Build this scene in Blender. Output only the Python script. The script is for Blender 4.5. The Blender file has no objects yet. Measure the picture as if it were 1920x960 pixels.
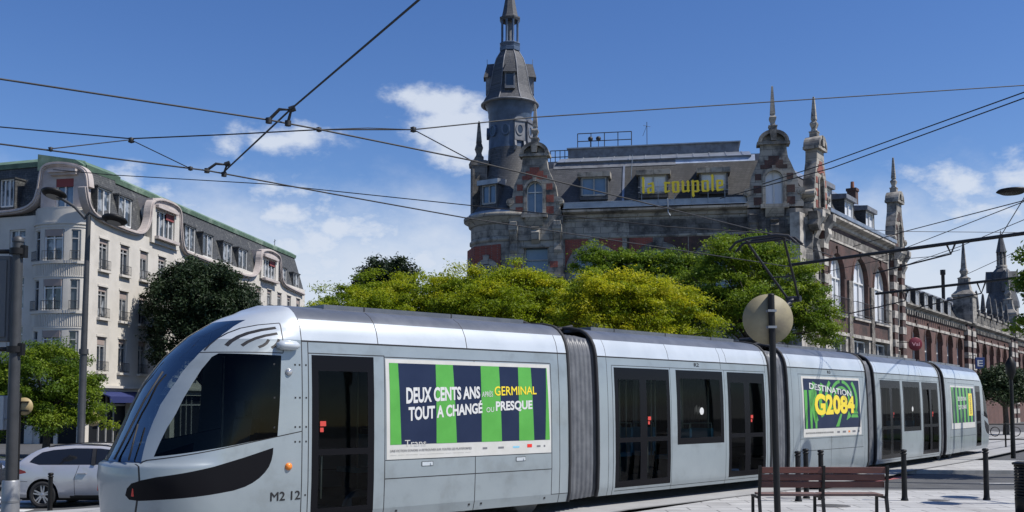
import bpy, bmesh, math, random
import numpy as np
from mathutils import Matrix, Vector
random.seed(7)
R = math.radians
C = bpy.context.scene.collection
scene = bpy.context.scene

# ---------------------------------------------------------------- camera, sky, sun, exposure
EYE, FPX, PPY, HOR = 1.86, 1900.0, 640.0, 758.0
PITCH = math.atan((HOR - PPY) / FPX)
cam = bpy.data.cameras.new('camera')
cam.sensor_width = 36
cam.lens = 36 * FPX / 1920
cam.shift_y = (PPY - 480) / 1920
cam.clip_start, cam.clip_end = 0.1, 6000
camo = bpy.data.objects.new('camera', cam)
C.objects.link(camo)
camo.location = (0, 0, EYE)
camo.rotation_euler = (math.pi / 2 + PITCH, 0, 0)
scene.camera = camo

SUN_EL, SUN_AZ = 53.0, (0.965, -0.262)          # horizontal direction towards the sun (x, y)
world = bpy.data.worlds.new('World')
scene.world = world
world.use_nodes = True
nt = world.node_tree
nt.nodes.clear()
def wn(kind, **kw):
    n = nt.nodes.new(kind)
    for k, v in kw.items():
        setattr(n, k, v)
    return n
def wmath(op, a, b=None, clamp=False):
    n = wn('ShaderNodeMath', operation=op, use_clamp=clamp)
    for i, q in enumerate((a, b)):
        if q is None: continue
        if isinstance(q, (int, float)): n.inputs[i].default_value = q
        else: nt.links.new(q, n.inputs[i])
    return n.outputs[0]
sky = wn('ShaderNodeTexSky', sky_type='NISHITA', sun_disc=False)
sky.sun_elevation = R(SUN_EL)
sky.sun_rotation = math.atan2(SUN_AZ[0], SUN_AZ[1])
sky.altitude, sky.air_density, sky.dust_density, sky.ozone_density = 200, 1.0, 0.25, 3.0
hs = wn('ShaderNodeHueSaturation')
hs.inputs['Hue'].default_value = 0.513
hs.inputs['Saturation'].default_value = 1.24
hs.inputs['Value'].default_value = 1.42
nt.links.new(sky.outputs[0], hs.inputs['Color'])
tc = wn('ShaderNodeTexCoord')
sep = wn('ShaderNodeSeparateXYZ')
nt.links.new(tc.outputs['Generated'], sep.inputs[0])
ypos = wmath('MAXIMUM', sep.outputs[1], 0.02)
cu = wmath('DIVIDE', sep.outputs[0], ypos)      # azimuth and height (tangents) of the sky direction
cv = wmath('DIVIDE', sep.outputs[2], ypos)
mp = wn('ShaderNodeMapping')
mp.inputs['Scale'].default_value = (1, 1, 1.7)
nt.links.new(tc.outputs['Generated'], mp.inputs[0])
def wnoise(scale, detail, rough, w=0.0):
    n = wn('ShaderNodeTexNoise', noise_dimensions='4D')
    n.inputs['W'].default_value = w
    n.inputs['Scale'].default_value = scale
    n.inputs['Detail'].default_value = detail
    n.inputs['Roughness'].default_value = rough
    nt.links.new(mp.outputs[0], n.inputs['Vector'])
    return n.outputs[0]
nz1 = wnoise(13, 9, 0.60, 3.1)
nz2 = wnoise(34, 5, 0.6, 1.0)
def blob(u0, v0, a, b, k=1.0):
    du = wmath('DIVIDE', wmath('SUBTRACT', cu, u0), a)
    dv = wmath('DIVIDE', wmath('SUBTRACT', cv, v0), b)
    d = wmath('SQRT', wmath('ADD', wmath('MULTIPLY', du, du), wmath('MULTIPLY', dv, dv)))
    return wmath('MULTIPLY', wmath('SUBTRACT', 1.0, d), k)
clouds = [(-0.076, 0.305, .062, .022), (-0.052, 0.28, .062, .026), (-0.03, 0.255, .05, .028),
          (-0.232, 0.263, .055, .014), (-0.285, 0.262, .025, .018), (-0.212, 0.268, .045, .020),
          (-0.39, 0.205, .03, .03), (-0.36, 0.185, .08, .026), (-0.29, 0.19, .07, .022), (-0.235, 0.187, .05, .020),
          (-0.33, 0.16, .16, .03), (0.452, 0.218, .065, .028), (0.505, 0.222, .06, .036), (0.49, 0.195, .085, .028), (0.36, 0.16, .05, .02), (-0.32, 0.195, .10, .02, .7), (-0.26, 0.165, .14, .022, .7), (-0.10, 0.14, .2, .03, .7), (-0.24, 0.155, .20, .05, .95), (-0.31, 0.19, .12, .035, 1.0),
          (-0.20, 0.135, .30, .035, .8)]
acc = None
for c in clouds:
    o = blob(*c)
    acc = o if acc is None else wmath('MAXIMUM', acc, o)
dens = wmath('ADD', acc, wmath('MULTIPLY', wmath('SUBTRACT', nz1, 0.5), 4.2))
dens = wmath('ADD', dens, wmath('MULTIPLY', wmath('SUBTRACT', nz2, 0.5), 1.6))
mr = wn('ShaderNodeMapRange', interpolation_type='SMOOTHSTEP')
mr.inputs[1].default_value, mr.inputs[2].default_value = 0.0, 1.05
mr.inputs[3].default_value, mr.inputs[4].default_value = 0.0, 0.88
nt.links.new(dens, mr.inputs[0])
gate = wn('ShaderNodeMapRange')
gate.inputs[1].default_value, gate.inputs[2].default_value = -0.75, -0.05
nt.links.new(acc, gate.inputs[0])
front = wmath('GREATER_THAN', sep.outputs[1], 0.05)
cm = wmath('MULTIPLY', wmath('MULTIPLY', mr.outputs[0], gate.outputs[0]), front)
# thin bright veil low over the horizon
veil = wn('ShaderNodeMapRange', interpolation_type='SMOOTHSTEP')
veil.inputs[1].default_value, veil.inputs[2].default_value = 0.255, 0.12
veil.inputs[3].default_value, veil.inputs[4].default_value = 0.0, 0.85
nt.links.new(wmath('ADD', cv, wmath('MULTIPLY', wmath('SUBTRACT', nz1, 0.5), 0.16)), veil.inputs[0])
cmx = wmath('MAXIMUM', cm, wmath('MULTIPLY', veil.outputs[0], front))
mixc = wn('ShaderNodeMix', data_type='RGBA')
nt.links.new(cmx, mixc.inputs[0])
nt.links.new(hs.outputs[0], mixc.inputs[6])
mixc.inputs[7].default_value = (8.0, 8.7, 9.9, 1)
bg = wn('ShaderNodeBackground')
bg.inputs['Strength'].default_value = 0.072
nt.links.new(mixc.outputs[2], bg.inputs['Color'])
wo = wn('ShaderNodeOutputWorld')
nt.links.new(bg.outputs[0], wo.inputs[0])

sun = bpy.data.lights.new('sun', 'SUN')
sun.energy = 4.6
sun.angle = R(0.5)
sun.color = (1.0, 0.955, 0.89)
suno = bpy.data.objects.new('sun', sun)
C.objects.link(suno)
_n = math.hypot(*SUN_AZ)
sdir = Vector((SUN_AZ[0] / _n * math.cos(R(SUN_EL)), SUN_AZ[1] / _n * math.cos(R(SUN_EL)), math.sin(R(SUN_EL))))
suno.rotation_euler = sdir.to_track_quat('Z', 'Y').to_euler()
suno.location = (30, -10, 40)
scene.view_settings.view_transform = 'Standard'
scene.view_settings.look = 'None'
scene.view_settings.exposure = 0.28
scene.view_settings.gamma = 1.0
scene.view_settings.use_curve_mapping = False
scene.render.engine = 'CYCLES'
scene.cycles.max_bounces = 8
scene.cycles.transparent_max_bounces = 16
scene.cycles.caustics_reflective = False
scene.cycles.caustics_refractive = False

# ---------------------------------------------------------------- sight lines used for surveying the place
def ray(px, py):
    x, u = (px - 960) / FPX, (PPY - py) / FPX
    return Vector((x, math.cos(PITCH) - math.sin(PITCH) * u, math.sin(PITCH) + math.cos(PITCH) * u))
def at(px, py, y):
    r = ray(px, py)
    return Vector((0, 0, EYE)) + r * (y / r.y)
def atz(px, py, z):
    r = ray(px, py)
    return Vector((0, 0, EYE)) + r * ((z - EYE) / r.z)

# ---------------------------------------------------------------- materials
MATS = {}
def pm(name, col, rough=0.6, metal=0.0, col2=None, scale=3.0, detail=6, lo=0.4, hi=0.65, bump=0.0, bscale=40.0,
       spec=0.5, coat=0.0, stretch=None, col3=None, scale3=0.6, lo3=0.5, hi3=0.7, emit=None):
    """Principled material: base colour broken by one or two noises, optional bump."""
    if name in MATS: return MATS[name]
    m = bpy.data.materials.new(name); m.use_nodes = True
    t = m.node_tree; b = t.nodes['Principled BSDF']
    b.inputs['Roughness'].default_value = rough
    b.inputs['Metallic'].default_value = metal
    b.inputs['Specular IOR Level'].default_value = spec
    if coat: b.inputs['Coat Weight'].default_value = coat; b.inputs['Coat Roughness'].default_value = 0.05
    b.inputs['Base Color'].default_value = (*col, 1)
    vec = None
    if col2 or bump or col3:
        tcn = t.nodes.new('ShaderNodeTexCoord'); vec = tcn.outputs['Object']
        if stretch:
            mpn = t.nodes.new('ShaderNodeMapping'); mpn.inputs['Scale'].default_value = stretch
            t.links.new(vec, mpn.inputs[0]); vec = mpn.outputs[0]
    def noise(sc, det):
        n = t.nodes.new('ShaderNodeTexNoise'); n.inputs['Scale'].default_value = sc
        n.inputs['Detail'].default_value = det; n.inputs['Roughness'].default_value = 0.6
        t.links.new(vec, n.inputs['Vector']); return n.outputs[0]
    def mix(a, bcol, fac_noise, l, h):
        r = t.nodes.new('ShaderNodeMapRange'); r.inputs[1].default_value, r.inputs[2].default_value = l, h
        t.links.new(fac_noise, r.inputs[0])
        x = t.nodes.new('ShaderNodeMix'); x.data_type = 'RGBA'
        t.links.new(r.outputs[0], x.inputs[0])
        if isinstance(a, tuple): x.inputs[6].default_value = (*a, 1)
        else: t.links.new(a, x.inputs[6])
        x.inputs[7].default_value = (*bcol, 1)
        return x.outputs[2]
    c = col
    if col2: c = mix(c, col2, noise(scale, detail), lo, hi)
    if col3: c = mix(c, col3, noise(scale3, 4), lo3, hi3)
    if not isinstance(c, tuple): t.links.new(c, b.inputs['Base Color'])
    if bump:
        bn = t.nodes.new('ShaderNodeBump'); bn.inputs['Strength'].default_value = bump; bn.inputs['Distance'].default_value = 0.02
        t.links.new(noise(bscale, 5), bn.inputs['Height']); t.links.new(bn.outputs[0], b.inputs['Normal'])
    if emit: b.inputs['Emission Color'].default_value = (*emit[0], 1); b.inputs['Emission Strength'].default_value = emit[1]
    MATS[name] = m
    return m
def brickmat(name, c1, c2, mortar, bw, bh, msize=0.01, soot=None, rough=0.85, lo3=0.45, hi3=0.7, scale3=0.8, bump=0.3, plane='XZ', off=0.5):
    """Courses of brick, slate or slab in object space, with an optional soot noise over them."""
    if name in MATS: return MATS[name]
    m = bpy.data.materials.new(name); m.use_nodes = True
    t = m.node_tree; b = t.nodes['Principled BSDF']; b.inputs['Roughness'].default_value = rough
    tcn = t.nodes.new('ShaderNodeTexCoord')
    sp = t.nodes.new('ShaderNodeSeparateXYZ'); t.links.new(tcn.outputs['Object'], sp.inputs[0])
    cb = t.nodes.new('ShaderNodeCombineXYZ')
    if plane == 'XZ':
        ad = t.nodes.new('ShaderNodeMath'); ad.operation = 'ADD'
        t.links.new(sp.outputs[0], ad.inputs[0]); t.links.new(sp.outputs[1], ad.inputs[1])
        t.links.new(ad.outputs[0], cb.inputs[0]); t.links.new(sp.outputs[2], cb.inputs[1])
    else:
        t.links.new(sp.outputs[0], cb.inputs[0]); t.links.new(sp.outputs[1], cb.inputs[1])
    br = t.nodes.new('ShaderNodeTexBrick')
    br.offset = off
    br.inputs['Scale'].default_value = 1.0
    br.inputs['Brick Width'].default_value = bw; br.inputs['Row Height'].default_value = bh
    br.inputs['Mortar Size'].default_value = msize
    br.inputs['Color1'].default_value = (*c1, 1); br.inputs['Color2'].default_value = (*c2, 1); br.inputs['Mortar'].default_value = (*mortar, 1)
    t.links.new(cb.outputs[0], br.inputs['Vector'])
    out = br.outputs['Color']
    if soot:
        n = t.nodes.new('ShaderNodeTexNoise'); n.inputs['Scale'].default_value = scale3; n.inputs['Detail'].default_value = 7; n.inputs['Roughness'].default_value = 0.65
        t.links.new(tcn.outputs['Object'], n.inputs['Vector'])
        r = t.nodes.new('ShaderNodeMapRange'); r.inputs[1].default_value, r.inputs[2].default_value = lo3, hi3
        t.links.new(n.outputs[0], r.inputs[0])
        x = t.nodes.new('ShaderNodeMix'); x.data_type = 'RGBA'
        t.links.new(r.outputs[0], x.inputs[0]); t.links.new(out, x.inputs[6]); x.inputs[7].default_value = (*soot, 1)
        out = x.outputs[2]
    t.links.new(out, b.inputs['Base Color'])
    if bump:
        bn = t.nodes.new('ShaderNodeBump'); bn.inputs['Strength'].default_value = bump; bn.inputs['Distance'].default_value = 0.02
        iv = t.nodes.new('ShaderNodeMath'); iv.operation = 'SUBTRACT'; iv.inputs[0].default_value = 1
        t.links.new(br.outputs['Fac'], iv.inputs[1]); t.links.new(iv.outputs[0], bn.inputs['Height']); t.links.new(bn.outputs[0], b.inputs['Normal'])
    MATS[name] = m
    return m
def glassmat(name, tint, refl=0.9, rough=0.02, ior=1.5):
    """Thin sheet of tinted glass: fresnel mirror over a tinted see-through."""
    if name in MATS: return MATS[name]
    m = bpy.data.materials.new(name); m.use_nodes = True
    t = m.node_tree; t.nodes.clear()
    o = t.nodes.new('ShaderNodeOutputMaterial'); mx = t.nodes.new('ShaderNodeMixShader')
    tr = t.nodes.new('ShaderNodeBsdfTransparent'); tr.inputs[0].default_value = (*tint, 1)
    gl = t.nodes.new('ShaderNodeBsdfGlossy'); gl.inputs['Color'].default_value = (refl, refl, refl, 1); gl.inputs['Roughness'].default_value = rough
    fr = t.nodes.new('ShaderNodeFresnel'); fr.inputs[0].default_value = ior
    t.links.new(fr.outputs[0], mx.inputs[0]); t.links.new(tr.outputs[0], mx.inputs[1]); t.links.new(gl.outputs[0], mx.inputs[2])
    t.links.new(mx.outputs[0], o.inputs[0])
    MATS[name] = m
    return m

# ---------------------------------------------------------------- object helpers
def tag(o, label=None, cat=None, group=None, kind=None):
    if label: o['label'] = label
    if cat: o['category'] = cat
    if group: o['group'] = group
    if kind: o['kind'] = kind
    return o
def thing(name, label, cat, loc=(0, 0, 0), rz=0.0, group=None):
    o = bpy.data.objects.new(name, None); C.objects.link(o)
    o.empty_display_size = 0.3
    o.location = loc; o.rotation_euler = (0, 0, rz)
    return tag(o, label, cat, group)
def copy_tree(o, parent=None):
    c = o.copy(); C.objects.link(c)
    if parent: c.parent = parent
    for ch in list(o.children): copy_tree(ch, c)
    return c
class MB:
    """Collects shapes, then links them as one mesh object."""
    def __init__(s, M=None): s.v = []; s.f = []; s.m = []; s.sm = []; s.M = M or Matrix.Identity(4)
    def add(s, vs, fs, mat=0, smooth=False):
        k = len(s.v); s.v += [tuple(s.M @ Vector(p)) for p in vs]
        for f in fs: s.f.append(tuple(i + k for i in f)); s.m.append(mat); s.sm.append(smooth)
    def box(s, x0, x1, y0, y1, z0, z1, mat=0):
        v = [(x, y, z) for z in (z0, z1) for y in (y0, y1) for x in (x0, x1)]
        s.add(v, [(0, 2, 3, 1), (4, 5, 7, 6), (0, 1, 5, 4), (2, 6, 7, 3), (0, 4, 6, 2), (1, 3, 7, 5)], mat)
    def prism(s, poly, d0, d1, mat=0, axis='y', smooth=False):
        """2D polygon (a, b) swept along an axis: 'y' -> (a, d, b), 'z' -> (a, b, d), 'x' -> (d, a, b)."""
        P = {'y': lambda a, b, d: (a, d, b), 'z': lambda a, b, d: (a, b, d), 'x': lambda a, b, d: (d, a, b)}[axis]
        n = len(poly)
        s.add([P(a, b, d0) for a, b in poly] + [P(a, b, d1) for a, b in poly],
              [tuple(range(n)), tuple(range(2 * n - 1, n - 1, -1))], mat)
        k = len(s.v) - 2 * n
        for i in range(n):
            j = (i + 1) % n; s.f.append((k + i, k + n + i, k + n + j, k + j)); s.m.append(mat); s.sm.append(smooth)
    def tube(s, pts, r, n=8, mat=0, cap=True, smooth=True):
        pts = [Vector(p) for p in pts]; rs = r if isinstance(r, (list, tuple)) else [r] * len(pts)
        vs = []; ref = None
        for i, p in enumerate(pts):
            d = (pts[min(i + 1, len(pts) - 1)] - pts[max(i - 1, 0)]).normalized()
            if ref is None: ref = d.orthogonal().normalized()
            a = (ref - d * ref.dot(d)).normalized(); b = d.cross(a); ref = a
            for k in range(n):
                t = 2 * math.pi * k / n; vs.append(p + (a * math.cos(t) + b * math.sin(t)) * rs[i])
        fs = [(i * n + k, i * n + (k + 1) % n, (i + 1) * n + (k + 1) % n, (i + 1) * n + k) for i in range(len(pts) - 1) for k in range(n)]
        s.add(vs, fs, mat, smooth)
        if cap: s.add(vs[:n], [tuple(range(n - 1, -1, -1))], mat); s.add(vs[-n:], [tuple(range(n))], mat)
    def lathe(s, prof, n=24, c=(0, 0), mat=0, a0=0.0, a1=2 * math.pi, smooth=True, rot=0.0):
        full = abs(a1 - a0 - 2 * math.pi) < 1e-6; m = n if full else n + 1
        vs = []
        for r, z in prof:
            for k in range(m):
                t = rot + a0 + (a1 - a0) * k / n; vs.append((c[0] + r * math.cos(t), c[1] + r * math.sin(t), z))
        fs = []
        for i in range(len(prof) - 1):
            for k in range(n):
                k2 = (k + 1) % m; fs.append((i * m + k, i * m + k2, (i + 1) * m + k2, (i + 1) * m + k))
        s.add(vs, fs, mat, smooth)
    def build(s, name, mats, parent=None, loc=None, bevel=0.0):
        me = bpy.data.meshes.new(name); me.from_pydata(s.v, [], s.f)
        for m in (mats if isinstance(mats, (list, tuple)) else [mats]): me.materials.append(m)
        me.polygons.foreach_set('material_index', s.m); me.polygons.foreach_set('use_smooth', s.sm)
        me.update()
        o = bpy.data.objects.new(name, me); C.objects.link(o)
        if parent: o.parent = parent
        if loc: o.location = loc
        if bevel:
            b = o.modifiers.new('bevel', 'BEVEL'); b.width = bevel; b.segments = 2; b.limit_method = 'ANGLE'
        return o
def frame(P, d, z=0.0):
    """Facade frame: x runs along the wall (to the right seen from outside), y goes into the building, z up."""
    d = Vector((d[0], d[1], 0)).normalized(); n = Vector((-d.y, d.x, 0))
    return Matrix(((d.x, n.x, 0, P[0]), (d.y, n.y, 0, P[1]), (0, 0, 1, z), (0, 0, 0, 1)))
def onf(M, px, py, y=0.0):
    """Sight line met with the plane y = const of a facade frame -> (x, z) in that frame."""
    Mi = M.inverted(); o = Mi @ Vector((0, 0, EYE)); r = Mi.to_3x3() @ ray(px, py)
    p = o + r * ((y - o.y) / r.y)
    return p.x, p.z
def arc(cx, cz, r, a0, a1, n=12, rz=None):
    rz = r if rz is None else rz
    return [(cx + r * math.cos(a0 + (a1 - a0) * i / n), cz + rz * math.sin(a0 + (a1 - a0) * i / n)) for i in range(n + 1)]
def inpoly(x, z, poly):
    c = False; j = len(poly) - 1
    for i in range(len(poly)):
        (xi, zi), (xj, zj) = poly[i], poly[j]
        if (zi > z) != (zj > z) and x < (xj - xi) * (z - zi) / (zj - zi) + xi: c = not c
        j = i
    return c
def cut_side(bm, poly, closed=True):
    """Cuts a shell along a side-view outline (x, z) so faces end exactly on it."""
    n = len(poly)
    for i in range(n if closed else n - 1):
        (x0, z0), (x1, z1) = poly[i], poly[(i + 1) % n]
        if math.hypot(x1 - x0, z1 - z0) < 1e-5: continue
        e = 0.02; lx, hx, lz, hz = min(x0, x1) - e, max(x0, x1) + e, min(z0, z1) - e, max(z0, z1) + e
        fs = []
        for f in bm.faces:
            xs = [v.co.x for v in f.verts]; zs = [v.co.z for v in f.verts]
            if max(xs) >= lx and min(xs) <= hx and max(zs) >= lz and min(zs) <= hz: fs.append(f)
        es = {e for f in fs for e in f.edges}; vs = {v for f in fs for v in f.verts}
        bmesh.ops.bisect_plane(bm, geom=list(vs) + list(es) + fs, dist=1e-5, plane_co=(x0, 0, z0), plane_no=Vector((z1 - z0, 0, x0 - x1)).normalized())
def split_faces(bm, classify):
    """classify(face centre, face) -> (part, material index); returns part -> MB."""
    out = {}
    for f in bm.faces:
        part, mi = classify(f.calc_center_median(), f)
        mb = out.setdefault(part, (MB(), {}))
        ids = []
        for v in f.verts:
            if v.index not in mb[1]: mb[1][v.index] = len(mb[0].v); mb[0].v.append(tuple(v.co))
            ids.append(mb[1][v.index])
        mb[0].f.append(tuple(ids)); mb[0].m.append(mi); mb[0].sm.append(True)
    return {k: v[0] for k, v in out.items()}
def text_shape(s, bold=0.0, shear=0.0, space=1.0):
    """Letter outlines of a string, normalised to a unit box (0..1 wide, cap height 0..1)."""
    cu_ = bpy.data.curves.new('letters', 'FONT'); cu_.body = s; cu_.offset = bold; cu_.shear = shear; cu_.space_character = space
    cu_.resolution_u = 3
    o = bpy.data.objects.new('letters', cu_); C.objects.link(o)
    dg = bpy.context.evaluated_depsgraph_get(); me = bpy.data.meshes.new_from_object(o.evaluated_get(dg))
    vs = [tuple(v.co) for v in me.vertices]; fs = [tuple(p.vertices) for p in me.polygons]
    bpy.data.objects.remove(o); bpy.data.curves.remove(cu_); bpy.data.meshes.remove(me)
    x0 = min(v[0] for v in vs); x1 = max(v[0] for v in vs)
    return [((v[0] - x0) / (x1 - x0), v[1] / 0.69) for v in vs], fs
def text_on(mb, s, quad, y, mat=0, bold=0.02, flip=1, place=None, shear=0.0):
    """Writes a string between a (left) and b (right): quad = (x0, base0, top0, x1, base1, top1); y may be a function."""
    thick = bold > 0 and any(c in 'M1' for c in s)                    # these glyphs are thickened by overprinting
    vs, fs = text_shape(s, 0.0 if thick else bold, shear)
    x0, b0, t0, x1, b1, t1 = quad
    q = bold * (t0 - b0) * .55
    for k, (ox, oz) in enumerate(((-q, 0), (q, 0), (0, -q), (0, q)) if thick else ((0, 0),)):
        pts = []
        for a, h in vs:
            x = x0 + (x1 - x0) * a + ox; b = b0 + (b1 - b0) * a; t = t0 + (t1 - t0) * a; z = b + (t - b) * h + oz
            pts.append((x, (y(z) if callable(y) else y) - .0006 * k, z))
        mb.add(pts, fs, mat)
# ================================================================ the tram
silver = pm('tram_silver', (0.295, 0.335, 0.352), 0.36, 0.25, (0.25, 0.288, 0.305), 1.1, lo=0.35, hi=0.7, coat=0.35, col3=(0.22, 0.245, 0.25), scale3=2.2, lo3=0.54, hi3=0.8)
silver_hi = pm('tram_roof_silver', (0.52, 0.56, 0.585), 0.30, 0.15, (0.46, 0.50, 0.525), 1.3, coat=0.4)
roofdark = pm('tram_roof_grey', (0.10, 0.11, 0.13), 0.35, 0.2, (0.14, 0.15, 0.17), 2)
blackgloss = pm('black_gloss', (0.007, 0.007, 0.009), 0.25, spec=0.09)
seam = pm('seam_black', (0.012, 0.012, 0.013), 0.6)
rubber = pm('rubber', (0.018, 0.018, 0.02), 0.7)
bellowsm = pm('bellows_grey', (0.10, 0.105, 0.115), 0.45, col2=(0.15, 0.155, 0.165), scale=4, bump=0.15, bscale=20)
tglass = glassmat('tram_glass', (0.46, 0.50, 0.49), 0.26, ior=1.42)
cglass = glassmat('cab_glass', (0.36, 0.41, 0.41), 0.4, ior=1.42)
wsglass = glassmat('windscreen_glass', (0.38, 0.46, 0.50), 1.0, ior=3.2)
redm = pm('button_red', (0.55, 0.06, 0.045), 0.5, spec=0.3)
amber = pm('lamp_amber', (0.75, 0.22, 0.03), 0.25)
redlens = pm('lamp_red', (0.7, 0.03, 0.02), 0.2)
whitem = pm('white_print', (0.60, 0.60, 0.58), 0.45)
paper = pm('poster_paper', (0.52, 0.51, 0.47), 0.4, col2=(0.56, 0.55, 0.52), scale=5)
navy = pm('poster_navy', (0.010, 0.018, 0.050), 0.4, col2=(0.014, 0.023, 0.058), scale=2, spec=0.25)
green = pm('poster_green', (0.075, 0.32, 0.045), 0.35, col2=(0.09, 0.36, 0.055), scale=3)
yellow = pm('poster_yellow', (0.80, 0.62, 0.03), 0.35)
greytext = pm('print_grey', (0.16, 0.16, 0.17), 0.5)
inter = pm('tram_interior', (0.13, 0.14, 0.145), 0.6, col2=(0.17, 0.18, 0.185), scale=2)
cabdark = pm('cab_interior', (0.045, 0.05, 0.055), 0.6, col2=(0.065, 0.07, 0.075), scale=2)
seatblue = pm('seat_blue', (0.22, 0.50, 0.64), 0.6)
polem = pm('hand_pole', (0.68, 0.68, 0.54), 0.35)

PZ = [.2, .27, .35, .55, .8, 1.1, 1.4, 1.7, 2.0, 2.25, 2.5, 2.72, 2.745, 2.84, 2.92, 2.99, 3.05, 3.10, 3.15, 3.22, 3.27, 3.30]
ZW = [.2, .35, .8, 1.4, 2.0, 2.5, 2.72, 2.76, 2.92, 3.05, 3.15, 3.22, 3.27, 3.3]
WW = [1.14, 1.18, 1.2, 1.2, 1.19, 1.165, 1.145, 1.145, 1.10, 1.03, .93, .8, .55, .05]
def halfw(z): return float(np.interp(z, ZW, WW))
TZ = 0.0
def mod_frame(px_, py_, ang):
    """Frame of a carriage from the foot of its near side's front end: x to the rear, -y towards the pavement."""
    a = R(ang); d = Vector((math.cos(a), math.sin(a), 0)); l = Vector((-d.y, d.x, 0))
    O = Vector((px_, py_, 0)) + l * 1.2
    return Matrix(((d.x, l.x, 0, O.x), (d.y, l.y, 0, O.y), (0, 0, 1, TZ), (0, 0, 0, 1)))
_a1 = R(42.5)
M1 = mod_frame(.97 - 7.42 * math.cos(_a1), 17.45 - 7.42 * math.sin(_a1), 42.5)
M2 = mod_frame(1.58, 18.40, 46.0)
M3 = mod_frame(6.45, 23.65, 48.5)
M4 = mod_frame(10.05, 28.05, 51.8)
M5 = mod_frame(14.30, 33.50, 54.5)
tram = thing('tram', 'long silver articulated tram with green striped posters, filling the street in front of the trees', 'tram', M1.translation)
Tinv = Matrix.Translation(-M1.translation)

def shell(x0, x1, regions, seams=()):
    """Extruded body between x0 and x1, cut on the edges of its regions. regions: (part, material, a, b, za, zb, near_only)."""
    xs = {x0, x1}; zs = set(PZ)
    for r in regions: xs |= {r[2], r[3]}; zs |= {r[4], r[5]}
    for q in seams: xs |= {q[0], q[1]}; zs |= {q[2], q[3]}
    xs = sorted(x for x in xs if x0 - 1e-6 <= x <= x1 + 1e-6); zs = sorted(zs)
    out = {}
    for sg in (-1, 1):
        for i in range(len(xs) - 1):
            for j in range(len(zs) - 1):
                a, b, za, zb = xs[i], xs[i + 1], zs[j], zs[j + 1]; cx, cz = (a + b) / 2, (za + zb) / 2
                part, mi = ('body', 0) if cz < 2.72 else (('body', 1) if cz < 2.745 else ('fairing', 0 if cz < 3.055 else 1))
                if part == 'body' and mi == 0:
                    for r in regions:
                        if r[2] <= cx <= r[3] and r[4] <= cz <= r[5]: part, mi = r[0] + ('' if sg < 0 else '_far'), r[1]; break
                if part in ('body', 'fairing'):
                    for q in seams:
                        if q[0] <= cx <= q[1] and q[2] <= cz <= q[3]: mi = 1 if part == 'body' else 2; break
                mb = out.setdefault(part, MB())
                wa, wb = halfw(za) * sg, halfw(zb) * sg
                vs = [(a, wa, za), (b, wa, za), (b, wb, zb), (a, wb, zb)]
                mb.add(vs, [(0, 1, 2, 3) if sg < 0 else (3, 2, 1, 0)], mi, True)
    return out
def weld(o):
    bm = bmesh.new(); bm.from_mesh(o.data); bmesh.ops.remove_doubles(bm, verts=bm.verts, dist=0.0005); bm.to_mesh(o.data); bm.free(); o.data.update()
    return o
def on_side(z, off=0.004): return -(halfw(z) + off)
def door_regions(name, a, b, leaves=1, z0=0.32, z1=2.545):
    """Black door frame with glass panes and a red button."""
    w = (b - a) / leaves; out = []
    for k in range(leaves):
        l, r = a + k * w, a + (k + 1) * w
        out.append((name, 1, l + .11, r - .11, 1.24, z1 - .22))
        out.append((name, 1, l + .11, r - .11, z0 + .12, 1.15))
    out.append((name, 0, a, b, z0, z1))
    return out
def win_regions(name, a, b, z0, z1):
    return [(name, 1, a + .12, b - .12, z0 + .13, z1 - .17), (name, 0, a, b, z0, z1)]
def grab(mb, M): mb.M = M
def put(mb, M, name, mats, parent, smooth=True):
    mb.v = [tuple(Tinv @ M @ Vector(p)) for p in mb.v]
    return weld(mb.build(name, mats, parent))
def interior(M, x0, x1, parent, seats=()):
    mb = MB()
    mb.box(x0, x1, -1.1, 1.1, .28, .34, 0); mb.box(x0, x1, -1.05, 1.05, 2.62, 2.66, 0)
    for x in np.arange(x0 + .5, x1 - .3, 1.05):
        mb.tube([(x, -.45, .34), (x, -.45, 2.62)], .018, 6, 1); mb.tube([(x + .4, .5, .34), (x + .4, .5, 2.62)], .018, 6, 1)
    for sx in seats:
        for y in (-.75, .75):
            mb.box(sx, sx + .45, y - .28, y + .28, .75, .83, 2); mb.box(sx + .42, sx + .50, y - .28, y + .28, .83, 1.36, 2)
            mb.box(sx + .05, sx + .4, y - .2, y + .2, .34, .75, 0)
            mb.tube([(sx + .46, y - .26, 1.36), (sx + .46, y - .26, 1.46), (sx + .46, y + .26, 1.46), (sx + .46, y + .26, 1.36)], .015, 6, 1)
    return put(mb, M, 'passenger_saloon', [inter, polem, seatblue], parent)
def bogie(M, x, parent):
    mb = MB()
    mb.box(x - 1.0, x + 1.0, -1.0, 1.0, .22, .5, 0)
    for dx in (-.8, .8):
        for y in (-.72, .72):
            mb.M = Matrix.Translation((x + dx, y, .3)) @ Matrix.Rotation(R(90), 4, 'X')
            mb.lathe([(.02, -.06), (.12, -.07), (.2, -.06), (.24, -.03), (.25, -.06), (.30, -.06), (.30, .06), (.02, .06)], 24, mat=1)
            mb.M = Matrix.Identity(4)
        mb.tube([(x + dx, -.7, .3), (x + dx, .7, .3)], .06, 8, 0)
    return put(mb, M, 'bogie', [rubber, pm('wheel_steel', (0.30, 0.30, 0.30), 0.5, 0.5)], parent)
BODY = [silver, seam]; FAIR = [silver_hi, roofdark, seam]
LEAF = [blackgloss, tglass, redm, polem]
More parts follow.
